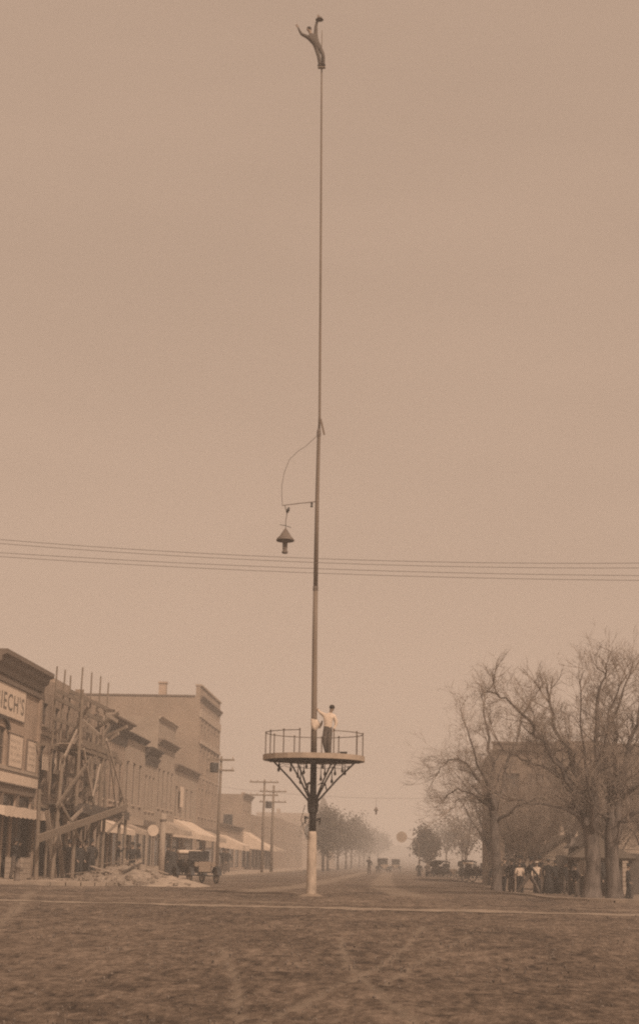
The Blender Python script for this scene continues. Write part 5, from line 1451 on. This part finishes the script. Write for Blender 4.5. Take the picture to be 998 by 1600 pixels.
def simple_tree(label, seed, x, y, h, spread, group, zb=None, dens=1.0, **kw):
    g = random.Random(seed*7+1); z = zz(y)-0.1 if zb is None else zb
    tr_ = [(x, y, z, .22*h/9), (x, y, z+h*.12, .17*h/9), (x+g.uniform(-.1, .1), y, z+h*.3, .15*h/9)]
    lbs = []
    for k in range(6):
        a = 2*PI*k/6+g.uniform(-.4, .4); s_ = spread*g.uniform(.6, 1.1)
        c, s2_ = math.cos(a), math.sin(a)
        lbs.append([(x, y, z+h*.27, .09*h/9), (x+c*s_*.4, y+s2_*s_*.4, z+h*.48, .07*h/9), (x+c*s_*.75, y+s2_*s_*.75, z+h*.66, .05*h/9), (x+c*s_, y+s2_*s_, z+h*g.uniform(.76, .9), .025*h/9)])
    lbs.append([(x, y, z+h*.28, .12*h/9), (x+.1, y, z+h*.55, .08*h/9), (x, y, z+h*.8, .04*h/9)])
    return tree(label, seed, (x, y, z), tr_, lbs, group, density=dens, **kw)
simple_tree('bare tree between the spreading tree and the far parked cars', 61, 6.6, 92, 8.6, 3.0, TG, tw_len=1.3)
simple_tree('bare tree in front of the courthouse entrance columns', 62, 9.6, 88, 10.2, 3.0, TG, tw_len=1.4)
simple_tree('slender bare tree beyond the parked cars, right of the clipped round tree', 63, 6.6, 112, 8.2, 2.4, TG, tw_len=1.2)
simple_tree('bare tree behind the big trunks, before the courthouse right wing', 64, 13.6, 90, 10.5, 3.4, TG, tw_len=1.4)
simple_tree('hazy bare tree just right of the clipped round tree', 65, 8.2, 138, 8.6, 2.8, TG, tw_len=1.3)
simple_tree('hazy bare tree behind the parked touring cars', 66, 7.2, 165, 8.8, 3.0, TG, tw_len=1.3)

for k, (x, y, h, sp, lab) in enumerate(((7.3, 84, 5.6, 2.2, 'low twiggy tree filling the gap behind the crowd'), (10.6, 79, 5.2, 2.2, 'low twiggy tree right behind the two thick trunks'), (6.2, 80, 4.6, 1.8, 'smallest twiggy tree behind the spreading tree'), (12.4, 76, 5.8, 2.4, 'low twiggy tree at the right picture edge behind the forked trunk'))):
    simple_tree(lab, 140+k, x, y, h, sp, TG, dens=1.25, tw_len=1.1, twig_levels=4)

def leafy(label, seed, x, y, z, h, rx, rz, n, m, name, group=None, leaf=0.22, trunk_r=0.16, cz=None):
    g = random.Random(seed)
    t = thing(name, label, 'tree', (x, y, z), group)
    cz = cz or z+h-rz
    wd = MB().tube([(x, y, z-0.1), (x, y, z+h*.25), (x+.1, y, cz)], [trunk_r*1.2, trunk_r, trunk_r*.5], 8)
    for k in range(7):
        a = 2*PI*k/7+g.uniform(-.3, .3); e_ = g.uniform(.1, .8)
        wd.tube([(x, y, z+h*.3), (x+rx*.4*math.cos(a), y+rx*.4*math.sin(a), cz-rz*.2+rz*e_*.4), (x+rx*.8*math.cos(a), y+rx*.8*math.sin(a), cz+rz*(e_-.3))], [trunk_r*.5, trunk_r*.35, .02], 5)
    obj('trunk', wd, 'bark', t, True)
    cr = MB()
    cl_ = []
    for k in range(46):
        u = g.uniform(-1, 1); a = g.uniform(0, 2*PI); r = g.uniform(.25, 0.92); q = math.sqrt(1-u*u)
        cl_.append((x+rx*r*q*math.cos(a), y+rx*r*q*math.sin(a), cz+rz*r*u, g.uniform(.18, .38)))
    for k in range(n):
        c0 = g.choice(cl_); s_ = c0[3]
        p = Vector((c0[0]+g.gauss(0, s_*rx*.6), c0[1]+g.gauss(0, s_*rx*.6), c0[2]+g.gauss(0, s_*rz*.6)))
        d1 = Vector((g.gauss(0, 1), g.gauss(0, 1), g.gauss(0, 1))).normalized(); d2 = d1.cross(Vector((g.gauss(0, 1), g.gauss(0, 1), g.gauss(0, 1)))).normalized()
        l_ = leaf*g.uniform(.5, 1.1)
        cr.poly([p-d1*l_, p+d2*l_*.45, p+d1*l_, p-d2*l_*.45])
    place('crown', cr.mesh('crown'), m, t)
    return t
leafy('dense dark clipped round tree at the right side of the far street', 71, 4.0, 200, -0.2, 6.3, 2.1, 2.35, 5200, 'leaf_dk', 'round_tree', None, 0.24)
LG = 'trees lining the far left side of the street'
rowT = [(-9.0, 192, 7.0, 2.2), (-9.4, 214, 8.0, 2.6), (-9.0, 240, 8.2, 2.8), (-8.8, 272, 8.6, 3.0), (-9.0, 310, 10.4, 3.4), (-8.6, 360, 10.4, 3.6), (-8.8, 420, 10.6, 3.8), (-8.6, 500, 11.5, 4.4)]
rl = ['nearest of the spring trees along the far left kerb', 'second of the spring trees along the far left kerb', 'third of the spring trees along the far left kerb', 'fourth of the spring trees along the far left kerb', 'fifth of the spring trees along the far left kerb', 'sixth of the spring trees along the far left kerb', 'seventh of the spring trees along the far left kerb', 'eighth of the spring trees along the far left kerb']
for k, (x, y, h, rx) in enumerate(rowT):
    leafy(rl[k], 80+k, x, y, 0.1, h*1.08, rx*1.15, h*.42, 2600, 'leaf', 'street_tree', LG, 0.24)
leafy('dark round tree closing the far end of the left tree row', 95, -7.6, 620, 1.2, 13.5, 6.0, 5.8, 3500, 'leaf_dk', 'round_tree', None, 0.5, 0.3)
for k, (x, y, h, lab) in enumerate(((9.5, 230, 9.5, 'hazy tree behind the clipped round tree'), (12, 190, 10, 'hazy leafy tree between the clipped tree and the bare trees'), (9, 290, 10.5, 'farthest hazy tree at the right side of the street'), (15, 150, 11, 'hazy leafy tree behind the courthouse left corner'))):
    leafy(lab, 120+k, x, y, -0.1, h, h*.36, h*.4, 1300, 'leaf', 'street_tree', 'hazy trees of the right side', 0.26)

# ------------------------------------------------------------------ haze
hz = obj('haze', MB().box(-1450, 1450, -1450, 1600, -3, 36), None)
hz['kind'] = 'stuff'; hz['label'] = 'thin dusty haze filling the street'
hz['category'] = 'haze'
hm_ = bpy.data.materials.new('haze')
hm_.use_nodes = True
tn = hm_.node_tree; tn.nodes.clear()
on = tn.nodes.new('ShaderNodeOutputMaterial'); pv = tn.nodes.new('ShaderNodeVolumePrincipled')
pv.inputs['Color'].default_value = (0.98, 0.98, 0.98, 1)
pv.inputs['Density'].default_value = 0.0021
pv.inputs['Anisotropy'].default_value = 0.0
tn.links.new(pv.outputs[0], on.inputs['Volume'])
hz.data.materials.append(hm_)
